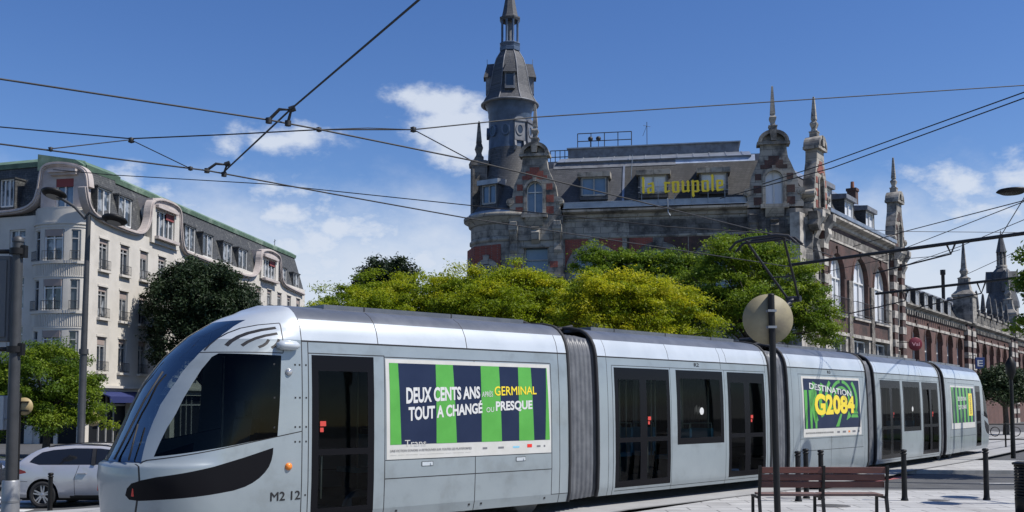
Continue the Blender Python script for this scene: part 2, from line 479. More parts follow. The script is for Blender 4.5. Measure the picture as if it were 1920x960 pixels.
def door_fittings(mb, a, b, leaves):
    w = (b - a) / leaves
    for k in range(leaves):
        if k != leaves - 1 and leaves > 1: continue
        l = a + k * w
        x = l + .13
        for z, h, q in ((1.555, .07, .095), (1.475, .06, .055)): mb.add([(x, on_side(z), z), (x + q, on_side(z), z), (x + q, on_side(z + h), z + h), (x, on_side(z + h), z + h)], [(0, 1, 2, 3)], 2)
        mb.tube([(l + .2, on_side(.5, -.06), .55), (l + .2, on_side(1.1, -.06), 1.2)], .012, 6, 3)
def roof_kit(M, x0, x1, parent):
    mb = MB()
    mb.box(x0 + .5, x1 - .5, -.6, .6, 3.24, 3.325, 0)
    for x in np.arange(x0 + 1.2, x1 - .6, 1.7): mb.box(x, x + .02, -.605, .605, 3.25, 3.33, 1)
    return put(mb, M, 'roof_equipment', [roofdark, seam], parent)

# ---------------------------------------------------------------- cab shell
CZs = [.2, .4, .6, .9, 1.07, 1.12, 1.35, 1.74, 2.14, 2.5, 2.83, 3.02, 3.12, 3.22, 3.3]
CS = [.09, .04, .015, -.02, 0, .09, .20, .37, .57, .84, 1.2, 1.53, 1.74, 2.05, 2.15]
def cab_s0(z): return float(np.interp(z, CZs, CS))
WS = [(.22, 1.11), (.27, 1.26), (.33, 1.43), (.42, 1.65), (.51, 1.85), (.63, 2.06), (.77, 2.27), (.89, 2.42), (1.02, 2.56), (1.17, 2.69), (1.32, 2.81), (1.49, 2.93), (1.58, 2.985), (1.66, 3.03)]
WSP = [(-.6, 1.11)] + WS + [(-.6, 3.03)]
SW = [(.33, 1.19), (.41, 1.37), (.50, 1.56), (.60, 1.74), (.70, 1.94), (.81, 2.13), (.94, 2.32), (1.08, 2.49), (1.16, 2.54), (1.89, 2.52), (1.86, 1.85), (1.83, 1.43)]
BP = [(.082, .70), (.085, .79), (.11, .855), (.18, .90), (.30, .94), (.60, .995), (.92, 1.06), (1.35, 1.165), (1.77, 1.28), (1.765, 1.20), (1.745, 1.11), (1.71, 1.03), (1.65, .955), (1.57, .885), (1.47, .825), (1.36, .78), (1.2, .74), (.9, .705), (.6, .675), (.31, .65), (.18, .635), (.11, .645)]
def ribbon(path, w):
    L, Rr = [], []
    for i, p in enumerate(path):
        a, b = path[max(i - 1, 0)], path[min(i + 1, len(path) - 1)]
        dx, dz = b[0] - a[0], b[1] - a[1]; q = math.hypot(dx, dz) or 1
        L.append((p[0] - dz / q * w / 2, p[1] + dx / q * w / 2)); Rr.append((p[0] + dz / q * w / 2, p[1] - dx / q * w / 2))
    return L + Rr[::-1]
def cab_mesh():
    bm = bmesh.new()
    zs = sorted(set([.2, .3, .4, .5, .6, .7, .8, .9, .98, 1.04, 1.07, 1.09, 1.12] + list(np.round(np.arange(1.2, 2.72, .09), 3)) + [2.72, 2.745, 2.8, 2.86, 2.92, 2.97, 3.02, 3.06, 3.10, 3.14, 3.18, 3.22, 3.26, 3.30]))
    ts = [1 - math.cos(math.pi / 2 * i / 14) for i in range(15)]
    rows = []
    for z in zs:
        s0 = cab_s0(z); W = halfw(z); L = min(1.0, max(.04, 2.2 - s0)); row = []
        half = []
        for t in ts: half.append((s0 + L * t, W * math.sqrt(max(0, 1 - (1 - t) ** 2))))
        xe = half[-1][0]
        for k in range(1, 5): half.append((xe + (2.2 - xe) * k / 4, W))
        pts = [(x, -w) for x, w in half[::-1]] + [(x, w) for x, w in half[1:]]
        rows.append([bm.verts.new((x, y, z)) for x, y in pts])
    for i in range(len(rows) - 1):
        for k in range(len(rows[0]) - 1):
            try: bm.faces.new((rows[i][k + 1], rows[i][k], rows[i + 1][k], rows[i + 1][k + 1]))
            except ValueError: pass
    bmesh.ops.remove_doubles(bm, verts=bm.verts, dist=0.002)
    return bm
SLOTS = [ribbon([(1.27, 2.645), (1.34, 2.71), (1.44, 2.775), (1.55, 2.825), (1.70, 2.87), (1.88, 2.905)], .036), ribbon([(1.42, 2.645), (1.50, 2.70), (1.60, 2.75), (1.72, 2.79), (1.88, 2.825)], .034),
         ribbon([(1.60, 2.625), (1.66, 2.65), (1.71, 2.685), (1.75, 2.735)], .034), ribbon([(1.76, 2.62), (1.81, 2.65), (1.85, 2.69), (1.88, 2.745)], .034)]
def build_cab(M, carriage, dark=False):
    bm = cab_mesh()
    seams_ = [ribbon([(.20, 1.105), (.27, 1.145), (1.10, 1.30), (1.88, 1.435), (2.2, 1.49)], .014), ribbon([(.165, .2), (.165, 1.10)], .014),
              ribbon([(.95, 2.555), (1.92, 2.555)], .014), ribbon([(1.92, 2.555), (1.945, 2.97)], .014), ribbon([(1.06, 2.58), (1.14, 2.66), (1.25, 2.755), (1.37, 2.83), (1.52, 2.90), (1.70, 2.945), (1.945, 2.975)], .012)]
    for p in [WSP, SW, BP] + SLOTS + seams_: cut_side(bm, p)
    bm.verts.index_update()
    def cl(c, f):
        x, z = c.x, c.z
        if inpoly(x, z, WSP): return ('windscreen', 0)
        if inpoly(x, z, SW): return ('side_window', 0)
        if inpoly(x, z, BP): return ('lamp_cluster', 0)
        for s_ in SLOTS:
            if inpoly(x, z, s_): return ('body', 1)
        for s_ in seams_:
            if inpoly(x, z, s_): return ('body', 1)
        return ('body', 2 if z > 2.745 else 0)  # darker silver below the cap puts the pillar's shade into the colour
    parts = split_faces(bm, cl); bm.free()
    put(parts['body'], M, 'cab_shell', [silver, seam, silver_hi], carriage)
    put(parts['windscreen'], M, 'windscreen', [wsglass], carriage)
    put(parts['side_window'], M, 'cab_window', [cglass], carriage)
    mb = parts['lamp_cluster']
    for y in (-1, 1):
        mb.box(.12, .18, y * .56 - .035, y * .56 + .035, .69, .79, 1)
    put(mb, M, 'lamp_cluster', [blackgloss, redlens], carriage)
    mb = MB()                                                       # driver's desk, seat and rear wall
    mb.prism([(.45, .34), (.45, 1.05), (.7, 1.16), (1.05, 1.10), (1.1, .34)], -.85, .85, 0)
    mb.box(1.45, 1.95, -.3, .3, .75, .9, 0); mb.prism([(1.85, .9), (1.95, .9), (2.08, 1.65), (1.95, 1.65)], -.27, .27, 0)
    mb.box(1.9, 2.02, -.13, .13, 1.68, 1.9, 0)
    mb.box(2.2, 2.24, -1.1, 1.1, .3, 1.0, 0); mb.box(2.2, 2.24, -1.1, 1.1, 1.0, 2.66, 0)
    mb.box(.3, 2.2, -1.05, 1.05, .28, .34, 0); mb.box(1.75, 2.2, -.85, .85, 2.58, 2.62, 0)
    put(mb, M, 'driver_cab', [cabdark], carriage)
    mb = MB()                                                       # wiper
    P = [(cab_s0(z) - .03, -.1 - k * .03, z) for k, z in enumerate((1.14, 1.5, 1.9, 2.3))]
    mb.tube(P, .014, 6, 0); mb.tube([(cab_s0(1.14) + .02, -.45, 1.14), (cab_s0(1.6) - .03, -.33, 1.6)], .012, 6, 0)
    put(mb, M, 'windscreen_wiper', [rubber], carriage)

def end_ring(M, x, parent, mb):
    """Dark rubber collar round a carriage end."""
    pts = [(halfw(z) - .01, z) for z in PZ]
    for sg in (-1, 1):
        for i in range(len(pts) - 1):
            (wa, za), (wb, zb) = pts[i], pts[i + 1]
            for q, (xa, xb, da, db) in enumerate(((x - .06, x, 0, -.02), (x, x + .02, -.02, -.25))):
                vs = [(xa, sg * (wa + da), za), (xb, sg * (wa + db), za), (xb, sg * (wb + db), zb), (xa, sg * (wb + da), zb)]
                mb.add(vs, [(0, 1, 2, 3)], 0, True)

# ---- carriage with the near cab
c1 = put(MB(), M1, 'cab_carriage', BODY, tram)
X1 = 7.42
def sx(s): return s + X1
reg = door_regions('door', sx(-5.06), sx(-4.02), 1, .30, 2.545) 
seams1 = [(2.2, 2.215, .2, 3.05), (sx(-5.12), sx(-5.105), .2, 2.72), (sx(-5.105), sx(-3.84), 2.56, 2.575),
          (sx(-3.84), sx(-3.825), .2, 2.575), (sx(-3.825), sx(-.41), 2.545, 2.56), (sx(-.41), sx(-.395), .34, 2.55),
          (sx(-2.105), sx(-2.09), .2, 2.55), (sx(-3.825), sx(-.41), .765, .78), (sx(-3.825), sx(-.41), 1.035, 1.045), (sx(-.22), sx(-.205), .2, 3.05),
          (sx(-3.94), sx(-3.925), 2.745, 3.22), (sx(-2.24), sx(-2.225), 2.745, 3.22), (sx(-.4), sx(0), .34, .352)]
o = shell(2.2, X1, reg, seams1)
b = o['body']
put(b, M1, 'body_panels', BODY, c1)
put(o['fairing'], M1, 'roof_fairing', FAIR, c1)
door_fittings(o['door'], sx(-5.06), sx(-4.02), 1)
put(o['door'], M1, 'door', LEAF, c1); put(o['door_far'], M1, 'door', LEAF, c1)
build_cab(M1, c1)
interior(M1, 2.3, X1, c1, (4.2, 5.6)); bogie(M1, 4.3, c1); bogie(M1, X1 - 1.4, c1); roof_kit(M1, 2.4, X1, c1)
mb = MB()                                                           # camera mirror pod
mb.M = Matrix.Translation((1.98, -1.20, 2.66))
mb.lathe([(.0, -.17), (.05, -.165), (.085, -.10), (.09, 0), (.085, .10), (.04, .16), (0, .165)], 16)
mb.M = Matrix.Identity(4)
vv = [(1.98 + (p[2] - 2.66) * 1.0, p[1] - (0), 2.66 + (p[0] - 1.98) * .75) for p in mb.v]; mb.v = vv
put(mb, M1, 'camera_pod', [silver_hi], c1)
for z, m_ in ((2.3, 1), (1.02, 0)):
    mb = MB()
    mb.M = Matrix.Translation((2.0, on_side(z, -.01), z)) @ Matrix.Rotation(R(90), 4, 'X')
    mb.lathe([(.05, 0), (.05, .03), (.03, .05), (0, .055)], 16)
    mb.M = Matrix.Identity(4)
    put(mb, M1, 'side_lamp', [pm('lamp_clear', (0.5, 0.5, 0.5), 0.15, 0.6) if m_ else amber], c1)
mb = MB()
for x in (1.78, 2.1, 2.17, 2.27):
    for z in (2.4, 1.95, 1.55, 1.35, .62, .35):
        if (z < 1.5 and x < 2.1 and z > .7) or (z < .8 and x < 2.2): continue
        mb.box(x - .012, x + .012, on_side(z, .003), on_side(z, -.01), z - .012, z + .012)
for x in (sx(-3.6), sx(-2.2), sx(-1.95), sx(-.55)): mb.box(x - .02, x + .02, on_side(.3, .003), on_side(.3, -.01), .28, .32)
put(mb, M1, 'panel_screw', [seam], c1)
mb = MB()
text_on(mb, 'M2 12', (sx(-5.68), .57, .685, sx(-5.23), .57, .685), on_side, 0, .05)
vs, fs = text_shape('12', 0)
for k in range(3): mb.add([(.072 - .001 * k + .07 * a, -.415 - .165 * a - .006 * k, .945 + .095 * h) for a, h in vs], fs, 0)
put(mb, M1, 'fleet_number', [seam], c1)
for x in (sx(-3.05), sx(-1.12)):
    mb = MB()
    for k, (q, z0, z1) in enumerate(((.11, .93, 1.0), (.10, .937, .993))):
        yy = lambda z: on_side(z, .004 + .003 * k)
        mb.add([(x - q, yy(z0), z0), (x + q, yy(z0), z0), (x + q, yy(z1), z1), (x - q, yy(z1), z1)], [(0, 1, 2, 3)], 1 - k)
    mb.box(x + .05, x + .075, on_side(.96, .018), on_side(.96), .95, .975, 0)
    put(mb, M1, 'hatch_lock', [silver_hi, seam], c1)
# long poster
mb = MB()
def sheet(mb, poly, lay, mat):
    """Printed shape on the carriage side; lay = printing layer. Long edges are subdivided so they follow the side."""
    mb.add([(x, on_side(z, .004 + .0015 * lay), z) for x, z in poly], [tuple(range(len(poly)))], mat)
def qsheet(mb, xl0, xr0, z0, xl1, xr1, z1, lay, mat, n=6):
    for i in range(n):
        a, b = i / n, (i + 1) / n; za, zb = z0 + (z1 - z0) * a, z0 + (z1 - z0) * b
        bow = lambda t: .04 * math.sin(math.pi * t)
        f = lambda l0, l1, t: l0 + (l1 - l0) * t
        sheet(mb, [(f(xl0, xl1, a), za), (f(xr0, xr1, a), za), (f(xr0, xr1, b), zb), (f(xl0, xl1, b), zb)], lay, mat)
qsheet(mb, sx(-3.80), sx(-.425), 1.05, sx(-3.815), sx(-.43), 2.53, 0, 0)
qsheet(mb, sx(-3.74), sx(-.46), 1.265, sx(-3.75), sx(-.50), 2.47, 1, 1)
for l0, r0, l1, r1 in ((-3.74, -3.54, -3.75, -3.59), (-2.88, -2.48, -2.88, -2.54), (-1.97, -1.54, -1.97, -1.58), (-1.16, -.82, -1.16, -.87), (-.56, -.455, -.515, -.50)):
    qsheet(mb, sx(l0), sx(r0), 1.265, sx(l1), sx(r1), 2.47, 2, 2)
TXT = lambda z: on_side(z, .010)
text_on(mb, 'DEUX CENTS ANS', (sx(-3.45), 1.88, 2.10, sx(-2.0), 1.965, 2.135), TXT, 3, .035)
text_on(mb, 'APRÈS', (sx(-1.96), 1.975, 2.06, sx(-1.73), 1.985, 2.065), TXT, 3, .0)
text_on(mb, 'GERMINAL', (sx(-1.69), 2.0, 2.145, sx(-.76), 2.03, 2.155), TXT, 4, .035)
text_on(mb, 'TOUT A CHANGÉ', (sx(-3.41), 1.62, 1.81, sx(-1.955), 1.73, 1.875), TXT, 3, .035)
text_on(mb, 'OU', (sx(-1.87), 1.73, 1.81, sx(-1.71), 1.74, 1.82), TXT, 3, .0)
text_on(mb, 'PRESQUE', (sx(-1.67), 1.76, 1.90, sx(-.86), 1.79, 1.92), TXT, 3, .035)
text_on(mb, 'UNE FICTION SONORE A RETROUVER SUR TOUTES LES PLATEFORMES', (sx(-3.74), 1.16, 1.192, sx(-2.18), 1.16, 1.192), TXT, 5, .01)
text_on(mb, 'Trans', (sx(-3.48), 1.235, 1.33, sx(-3.08), 1.235, 1.33), TXT, 0, .0)
for k in range(2): text_on(mb, '— — —— — ——— — —— —', (sx(-3.74), 1.10, 1.13, sx(-2.2), 1.10, 1.13), TXT, 5, .0) if k == 0 else None
for x, w, c_ in ((-1.95, .16, 5), (-1.62, .2, 5), (-1.3, .24, 7), (-.98, .18, 6), (-.76, .14, 5), (-.6, .06, 5)):
    qsheet(mb, sx(x), sx(x + w * .6), 1.15, sx(x), sx(x + w * .6), 1.15 + (.055 if c_ == 6 else .03), 2, c_, 1)
put(mb, M1, 'advertising_poster', [paper, navy, green, whitem, yellow, greytext, redlens, seatblue], c1)['label'] = 'wide poster with vertical green and navy stripes and white slogan'

def plain_carriage(name, M, L, kind):
    c = put(MB(), M, name, BODY, tram)
    if kind == 'doors':
        k = L / 6.3
        da, db, wa, wb, ea, eb = .46 * k, 2.24 * k, 2.46 * k, 4.16 * k, 4.36 * k, 6.08 * k
        if L < 6.2: da, db, wa, wb, ea, eb = .47, 2.22, 2.45, 4.15, 4.33, 5.85
        regs = door_regions('d1', da, db, 2) + win_regions('win', wa, wb, 1.06, 2.545) + door_regions('d2', ea, eb, 2)
        seams_ = [(0.26, .272, .2, 3.05), (L - .12, L - .108, .2, 3.05), (da - .06, L - .12, 2.575, 2.587), (da - .07, da - .055, .2, 2.575), (db + .03, db + .042, .2, 2.575), (wb + .06, wb + .072, .2, 2.575),
                  (da, L - .2, .26, .272), (L * .37, L * .37 + .014, 2.745, 3.05), (L * .68, L * .68 + .014, 2.60, 3.05), (L * .72, L * .72 + .014, 2.745, 3.05)]
        o = shell(0, L, regs, seams_)
        door_fittings(o['d1'], da, db, 2); door_fittings(o['d2'], ea, eb, 2)
        for q in ('d1', 'd2', 'd1_far', 'd2_far'): put(o[q], M, 'door', LEAF, c)
        mb = o['win']
        mb.M = Matrix.Translation(((wa + wb) / 2 + .02, on_side(1.72, .003), 1.72)) @ Matrix.Rotation(R(90), 4, 'X')
        mb.lathe([(0, 0), (.075, 0)], 20, mat=2); mb.M = Matrix.Identity(4)
        put(mb, M, 'window', [blackgloss, tglass, whitem], c)
        put(o['win_far'], M, 'window', [blackgloss, tglass], c)
        interior(M, 0, L, c, (wa + .25, wa + 1.05))
    else:
        seams_ = [(0.2, .212, .2, 3.05), (L - .2, L - .188, .2, 3.05), (.55, L - .12, 2.575, 2.587), (.57, .582, .2, 2.575), (L / 2, L / 2 + .013, .2, 2.55), (.58, L - .3, .74, .752), (.58, L - .3, 1.03, 1.04)]
        o = shell(0, L, [], seams_)
        bogie(M, L / 2, c)
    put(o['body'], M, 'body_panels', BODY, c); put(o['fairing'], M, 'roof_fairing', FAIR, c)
    roof_kit(M, 0, L, c)
    return c
c2 = plain_carriage('carriage', M2, 6.03, 'doors')
c3 = plain_carriage('carriage', M3, 4.55, 'poster')
c4 = plain_carriage('carriage', M4, 6.25, 'doors')
mb = MB(); text_on(mb, 'R2', (3.12, 2.63, 2.70, 3.30, 2.63, 2.70), on_side, 0, .02); put(mb, M2, 'carriage_number', [seam], c2)
mb = MB(); text_on(mb, 'R3', (2.22, 2.63, 2.70, 2.40, 2.63, 2.70), on_side, 0, .02); put(mb, M3, 'carriage_number', [seam], c3)
# square poster on the middle carriage: swirl of green rings round a vanishing point
mb = MB()
a0_, a1_, z0_, z1_ = .74, 4.14, 1.07, 2.54
qsheet(mb, a0_, a1_, z0_, a0_ - .03, a1_ - .03, z1_, 0, 0)
A0, A1, B0, B1 = .80, 4.07, 1.27, 2.48
qsheet(mb, A0, A1, B0, A0, A1, B1, 1, 1)
def ringclip(cx, cz, r0, r1, t0, t1, stretch=1.35, n=18):
    for i in range(n):
        t = t0 + (t1 - t0) * i / n; u = t0 + (t1 - t0) * (i + 1) / n
        q = [(cx + stretch * r * math.cos(w), cz + r * math.sin(w)) for r, w in ((r0, t), (r1, t), (r1, u), (r0, u))]
        if all(A0 < x < A1 and B0 < z < B1 for x, z in q): sheet(mb, q, 2, 2)
for r0, r1 in ((.30, .37), (.45, .53), (.63, .73), (.86, .99), (1.14, 1.30)): ringclip(2.95, 1.95, r0, r1, R(-25), R(205), n=40)
for x in (.86, 1.12, 1.38): qsheet(mb, x, x + .1, 1.27, x - .05, x + .12, 2.2, 2, 2)
qsheet(mb, 2.55, 2.75, 1.30, 2.85, 2.95, 1.62, 2, 2); qsheet(mb, 3.5, 3.95, 1.52, 3.55, 3.9, 1.60, 2, 2); sheet(mb, [(3.2, 1.45), (3.5, 1.55), (3.35, 1.7)], 2, 2); sheet(mb, [(3.6, 1.62), (3.95, 1.62), (3.8, 1.78)], 2, 2)
text_on(mb, 'DESTINATION', (1.12, 2.24, 2.38, 3.55, 2.06, 2.20), TXT, 3, .02)
text_on(mb, 'G2084', (1.36, 1.62, 2.10, 3.72, 1.66, 2.04), lambda z: on_side(z, .011), 4, .045)
text_on(mb, 'UNE FICTION SONORE A RETROUVER SUR TOUTES LES PLATEFORMES', (.84, 1.15, 1.185, 2.4, 1.15, 1.185), TXT, 5, .01)
for x, w, c_ in ((2.62, .16, 5), (2.95, .2, 5), (3.3, .1, 6), (3.55, .2, 5), (3.9, .1, 5)): qsheet(mb, x, x + w, 1.14, x, x + w, 1.19, 2, c_, 1)
put(mb, M3, 'advertising_poster', [paper, navy, green, whitem, yellow, greytext, amber], c3)['label'] = 'poster of green rings with fat yellow lettering'
# ---- rear carriage with the far cab
L5 = 5.85 + 2.2
c5 = put(MB(), M5, 'rear_cab_carriage', BODY, tram)
reg5 = door_regions('door', 4.82, 5.72, 1)
o = shell(0, 5.85, reg5, [(.3, .312, .2, 3.05), (.55, 4.75, 2.575, 2.587), (.6, .612, .2, 2.55), (2.7, 2.712, .2, 2.55), (.6, 4.7, .75, .762), (.6, 4.7, 1.0, 1.01), (4.7, 4.712, .2, 2.575), (2.6, 2.614, 2.745, 3.05)])
put(o['body'], M5, 'body_panels', BODY, c5); put(o['fairing'], M5, 'roof_fairing', FAIR, c5); put(o['door'], M5, 'door', LEAF, c5); put(o['door_far'], M5, 'door', LEAF, c5)
interior(M5, 0, 5.8, c5, (2, 3.4)); bogie(M5, 1.6, c5); roof_kit(M5, 0, 5.7, c5)
build_cab(M5 @ Matrix.Translation((5.85 + 2.2, 0, 0)) @ Matrix.Rotation(math.pi, 4, 'Z'), c5)
mb = MB()
qsheet(mb, .86, 4.62, 1.02, .82, 4.58, 2.50, 0, 0); qsheet(mb, .95, 4.54, 1.22, .92, 4.50, 2.44, 1, 1)
for k in range(6):
    x = 1.0 + k * .56; qsheet(mb, x + .1, x + .36, 1.22, x - .02, x + .30, 2.44, 2, 2)
qsheet(mb, 3.55, 4.22, 1.45, 3.6, 4.18, 2.25, 3, 3)
text_on(mb, 'DEUX CENTS ANS', (1.85, 1.98, 2.12, 3.2, 2.0, 2.12), TXT, 4, .03)
text_on(mb, 'TOUT A CHANGÉ', (1.9, 1.68, 1.82, 3.2, 1.72, 1.84), TXT, 4, .03)
mb.v = list(mb.v)
vs, fs = text_shape('GERMINAL', 0)
mb.add([(3.98 - .22 * h, on_side(1.5 + .7 * a, .012), 1.5 + .7 * a) for a, h in vs], fs, 1)
put(mb, M5, 'advertising_poster', [paper, navy, green, yellow, whitem], c5)['label'] = 'striped poster with upright yellow panel'
# ---- bellows between carriages
def bellows(Ma, xa, Mb, folds=6):
    mb = MB(); rb = MB()
    n = folds * 4
    inv = Tinv
    prof = [(halfw(z) - .05, z) for z in PZ if z <= 3.05] + [(.7, 3.12)]
    outline = [(-w, z) for w, z in prof] + [(w, z) for w, z in prof[::-1]]
    rows = []
    for i in range(n + 1):
        t = i / n
        depth = (.0, .035, .075, .035)[i % 4]
        row = []
        for w, z in outline:
            w2 = w - math.copysign(depth, w); z2 = z - (depth if z > 3.0 else 0)
            pa = Ma @ Vector((xa, w2, z2)); pb = Mb @ Vector((0, w2, z2))
            row.append(tuple(inv @ (pa.lerp(pb, t))))
        rows.append(row)
    m = len(outline); vs = [p for r in rows for p in r]
    fs = [(i * m + k, i * m + k + 1, (i + 1) * m + k + 1, (i + 1) * m + k) for i in range(n) for k in range(m - 1)]
    mb.add(vs, fs, 0, True)
    for M_, x in ((Ma, xa), (Mb, 0)):
        for sg in (-1, 1):
            pts = [(sg * (halfw(z) - .005), z) for z in PZ]
            s_ = 1 if x else -1
            tubep = [tuple(inv @ M_ @ Vector((x + s_ * .03, w, z))) for w, z in pts]
            mb.tube(tubep, .035, 6, 1)
    # cables over the gap
    for y in (-.3, .1, .4):
        pa, pb = Ma @ Vector((xa - .3, y, 3.34)), Mb @ Vector((.3, y, 3.34)); mid = (pa + pb) / 2; mid.z -= .12
        mb.tube([tuple(inv @ q) for q in (pa, pa.lerp(mid, .6) + Vector((0, 0, -.02)), mid, pb.lerp(mid, .6) + Vector((0, 0, -.02)), pb)], .03, 6, 1)
    mb.build('bellows', [bellowsm, rubber], tram)
bellows(M1, X1, M2, 7); bellows(M2, 6.03, M3, 7); bellows(M3, 4.55, M4, 6); bellows(M4, 6.25, M5, 4)
# ---- pantograph raised on the middle carriage
mb = MB(Tinv)
def pp(a, w, z): return (M3 @ Vector((a, w, z)))
for w in (-.35, .35): mb.tube([pp(.5, w, 3.36), pp(1.5, w, 3.36)], .04, 8)
for a in (.55, 1.4):
    for w in (-.35, .35): mb.tube([pp(a, w, 3.2), pp(a, w, 3.4)], .07, 10)
mb.tube([pp(.55, 0, 3.5), pp(2.8, 0, 4.62)], .06, 8); mb.tube([pp(.9, 0, 3.42), pp(2.7, 0, 4.45)], .025, 8); mb.tube([pp(.55, -.35, 3.45), pp(.55, .35, 3.45)], .05, 8)
mb.tube([pp(2.8, -.2, 4.62), pp(2.8, .2, 4.62)], .08, 8)
for w in (-.5, .5): mb.tube([pp(2.8, w * .3, 4.62), pp(1.3, w, 5.98)], .032, 8)
mb.tube([pp(1.3, -.55, 5.98), pp(1.3, .55, 5.98)], .03, 8); mb.tube([pp(2.2, -.26, 5.16), pp(2.2, .26, 5.16)], .018, 8)
for a in (1.1, 1.45): mb.tube([pp(a, -.92, 5.82), pp(a, -.72, 6.0), pp(a, -.4, 6.06), pp(a, .4, 6.06), pp(a, .72, 6.0), pp(a, .92, 5.82)], .035, 8)
for w in (-.5, .5): mb.tube([pp(1.1, w, 6.03), pp(1.45, w, 6.03)], .02, 8); mb.tube([pp(1.3, w, 5.98), pp(1.28, w, 6.04)], .03, 8)
mb.build('pantograph', [pm('pantograph_dark', (0.02, 0.02, 0.022), 0.5)], tram)
# ================================================================ ground
def gz(x, y=0):
    t = min(max((-x - 6.2) / 4.6, 0), 1); return -0.46 * t * t * (3 - 2 * t)
asphalt = pm('asphalt', (0.065, 0.067, 0.07), 0.9, col2=(0.09, 0.092, 0.095), scale=2.0, bump=0.25, bscale=60, col3=(0.055, 0.055, 0.057), scale3=0.35)
slab = brickmat('paving_slabs', (0.34, 0.34, 0.335), (0.43, 0.43, 0.42), (0.15, 0.15, 0.147), 0.9, 0.45, 0.016, soot=(0.23, 0.225, 0.22), plane='XY', lo3=0.5, hi3=0.75, scale3=0.9, bump=0.2)
concrete = pm('track_concrete', (0.33, 0.33, 0.325), 0.85, col2=(0.27, 0.27, 0.265), scale=1.2, bump=0.15, bscale=30)
kerbm = pm('kerb_stone', (0.34, 0.34, 0.33), 0.8, col2=(0.26, 0.26, 0.25), scale=4)
def sheet_ground(name, xs, ys, mat, dz, inside=None):
    mb = MB(); nx, ny = len(xs), len(ys)
    mb.add([(x, y, gz(x, y) + dz) for y in ys for x in xs], [(j * nx + i, j * nx + i + 1, (j + 1) * nx + i + 1, (j + 1) * nx + i) for j in range(ny - 1) for i in range(nx - 1)], 0, True)
    return tag(mb.build(name, mat), kind='structure')
_xs = [-3000, -800, -200, -80, -40, -20] + [x * .5 for x in range(-30, -8)] + [0, 10, 25, 50, 90, 200, 800, 3000]
sheet_ground('ground', _xs, [-600, -200, -60, -20, 0, 10, 20, 30, 40, 60, 100, 200, 600, 3000], asphalt, -0.10)
def flat(name, poly, mat, z0, z1, kind='structure'):
    mb = MB(); mb.prism(poly, z0, z1, 0, 'z'); return tag(mb.build(name, mat), kind=kind)
# pavement the photographer stands on, its far kerb facing the side road
edge = [(-4.6, 10.2), (3.3, 19.2), (5.6, 21.9)]
flat('pavement', [(-5.6, -30), (60, -30), (60, 21.6), (30, 21.9), (5.6, 21.95), (-4.6, 9.4)], slab, -0.14, 0.0)
mb = MB(); mb.prism([(5.62, 21.953), (60, 21.653), (60, 21.90), (5.62, 22.2)], -.14, .006, 0, 'z'); tag(mb.build('kerb', kerbm), kind='structure')
# track bed in step with the tram, and its rails
def offset_path(off):
    out = []
    for M, xs_ in ((M1, (-30, -14, -6, 0, 3.5, 7.4)), (M2, (0, 3, 6.03)), (M3, (0, 4.55)), (M4, (0, 3, 6.25)), (M5, (0, 4, 8, 14, 40))):
        for x in xs_: p = M @ Vector((x, off, 0)); out.append((p.x, p.y))
    return out
def band(name, o0, o1, z, mat, parent=None, thick=None):
    a, b = offset_path(o0), offset_path(o1); n = len(a); mb = MB()
    mb.add([(x, y, z) for x, y in a] + [(x, y, z) for x, y in b], [(i, i + 1, n + i + 1, n + i) for i in range(n - 1)])
    return mb.build(name, mat, parent)
tag(band('track_bed', -1.75, 5.2, 0.004, concrete), kind='structure')
steel = pm('rail_steel', (0.25, 0.24, 0.23), 0.35, 0.8)
for off in (-.72, .72, 2.7, 4.14): tag(band('rail', off - .04, off + .04, 0.010, steel), kind='structure')
for off in (-1.80,): tag(band('track_edge', off - .05, off + .05, 0.008, pm('edge_joint', (0.16, 0.16, 0.16), 0.9)), kind='structure')
# strip of paving beyond the side road
flat('far_pavement', [(9.4, 28.2), (12.2, 29.0), (60, 28.8), (60, 33.5), (24, 34.0), (15.2, 34.0)], slab, -0.14, -.004)
mb = MB(); mb.prism([(11.4, 28.75), (60, 28.5), (60, 28.795), (11.9, 28.93)], -.14, .002, 0, 'z'); tag(mb.build('kerb', kerbm), kind='structure')
# road paint
paint = pm('road_paint', (0.62, 0.62, 0.60), 0.7, col2=(0.45, 0.45, 0.44), scale=6)
redpaint = pm('red_road_paint', (0.45, 0.13, 0.14), 0.8, col2=(0.30, 0.12, 0.12), scale=5)
mb = MB(); mb.prism([(7.6, 25.4), (10.3, 27.6), (10.8, 27.5), (8.6, 25.2)], -.096, -.09, 0, 'z'); tag(mb.build('road_marking', redpaint), kind='structure')
mb = MB(); mb.prism([(11.6, 25.2), (30, 25.0), (30, 25.12), (11.6, 25.32)], -.096, -.09, 0, 'z'); tag(mb.build('road_marking', paint), kind='structure')
for k in range(6):
    y = 20.9 + k * 1.05; x0 = -13.6
    mb = MB(); zz = gz(-12) - .096
    mb.prism([(x0 - 3, y), (-11.0, y), (-11.0, y + .5), (x0 - 3, y + .5)], zz, zz + .006, 0, 'z'); tag(mb.build('zebra_stripe', paint), kind='structure')

# manhole covers and repairs
for lab, px, py, r_ in (('round iron manhole cover in the pale paving near the bench', 1560, 948, .33), ('small iron cover in the paving between the bollards', 1760, 938, .2)):
    q = atz(px, py, 0.004); mb = MB(Matrix.Translation((q.x, q.y, 0.004)))
    mb.lathe([(0, .004), (r_ * .85, .004), (r_ * .87, 0), (r_, 0), (r_, -.01)], 28)
    tag(mb.build('manhole_cover', pm('cast_iron', (0.09, 0.088, 0.085), 0.6, 0.4, (0.14, 0.13, 0.12), 9, bump=.5, bscale=30)), lab, 'manhole cover')
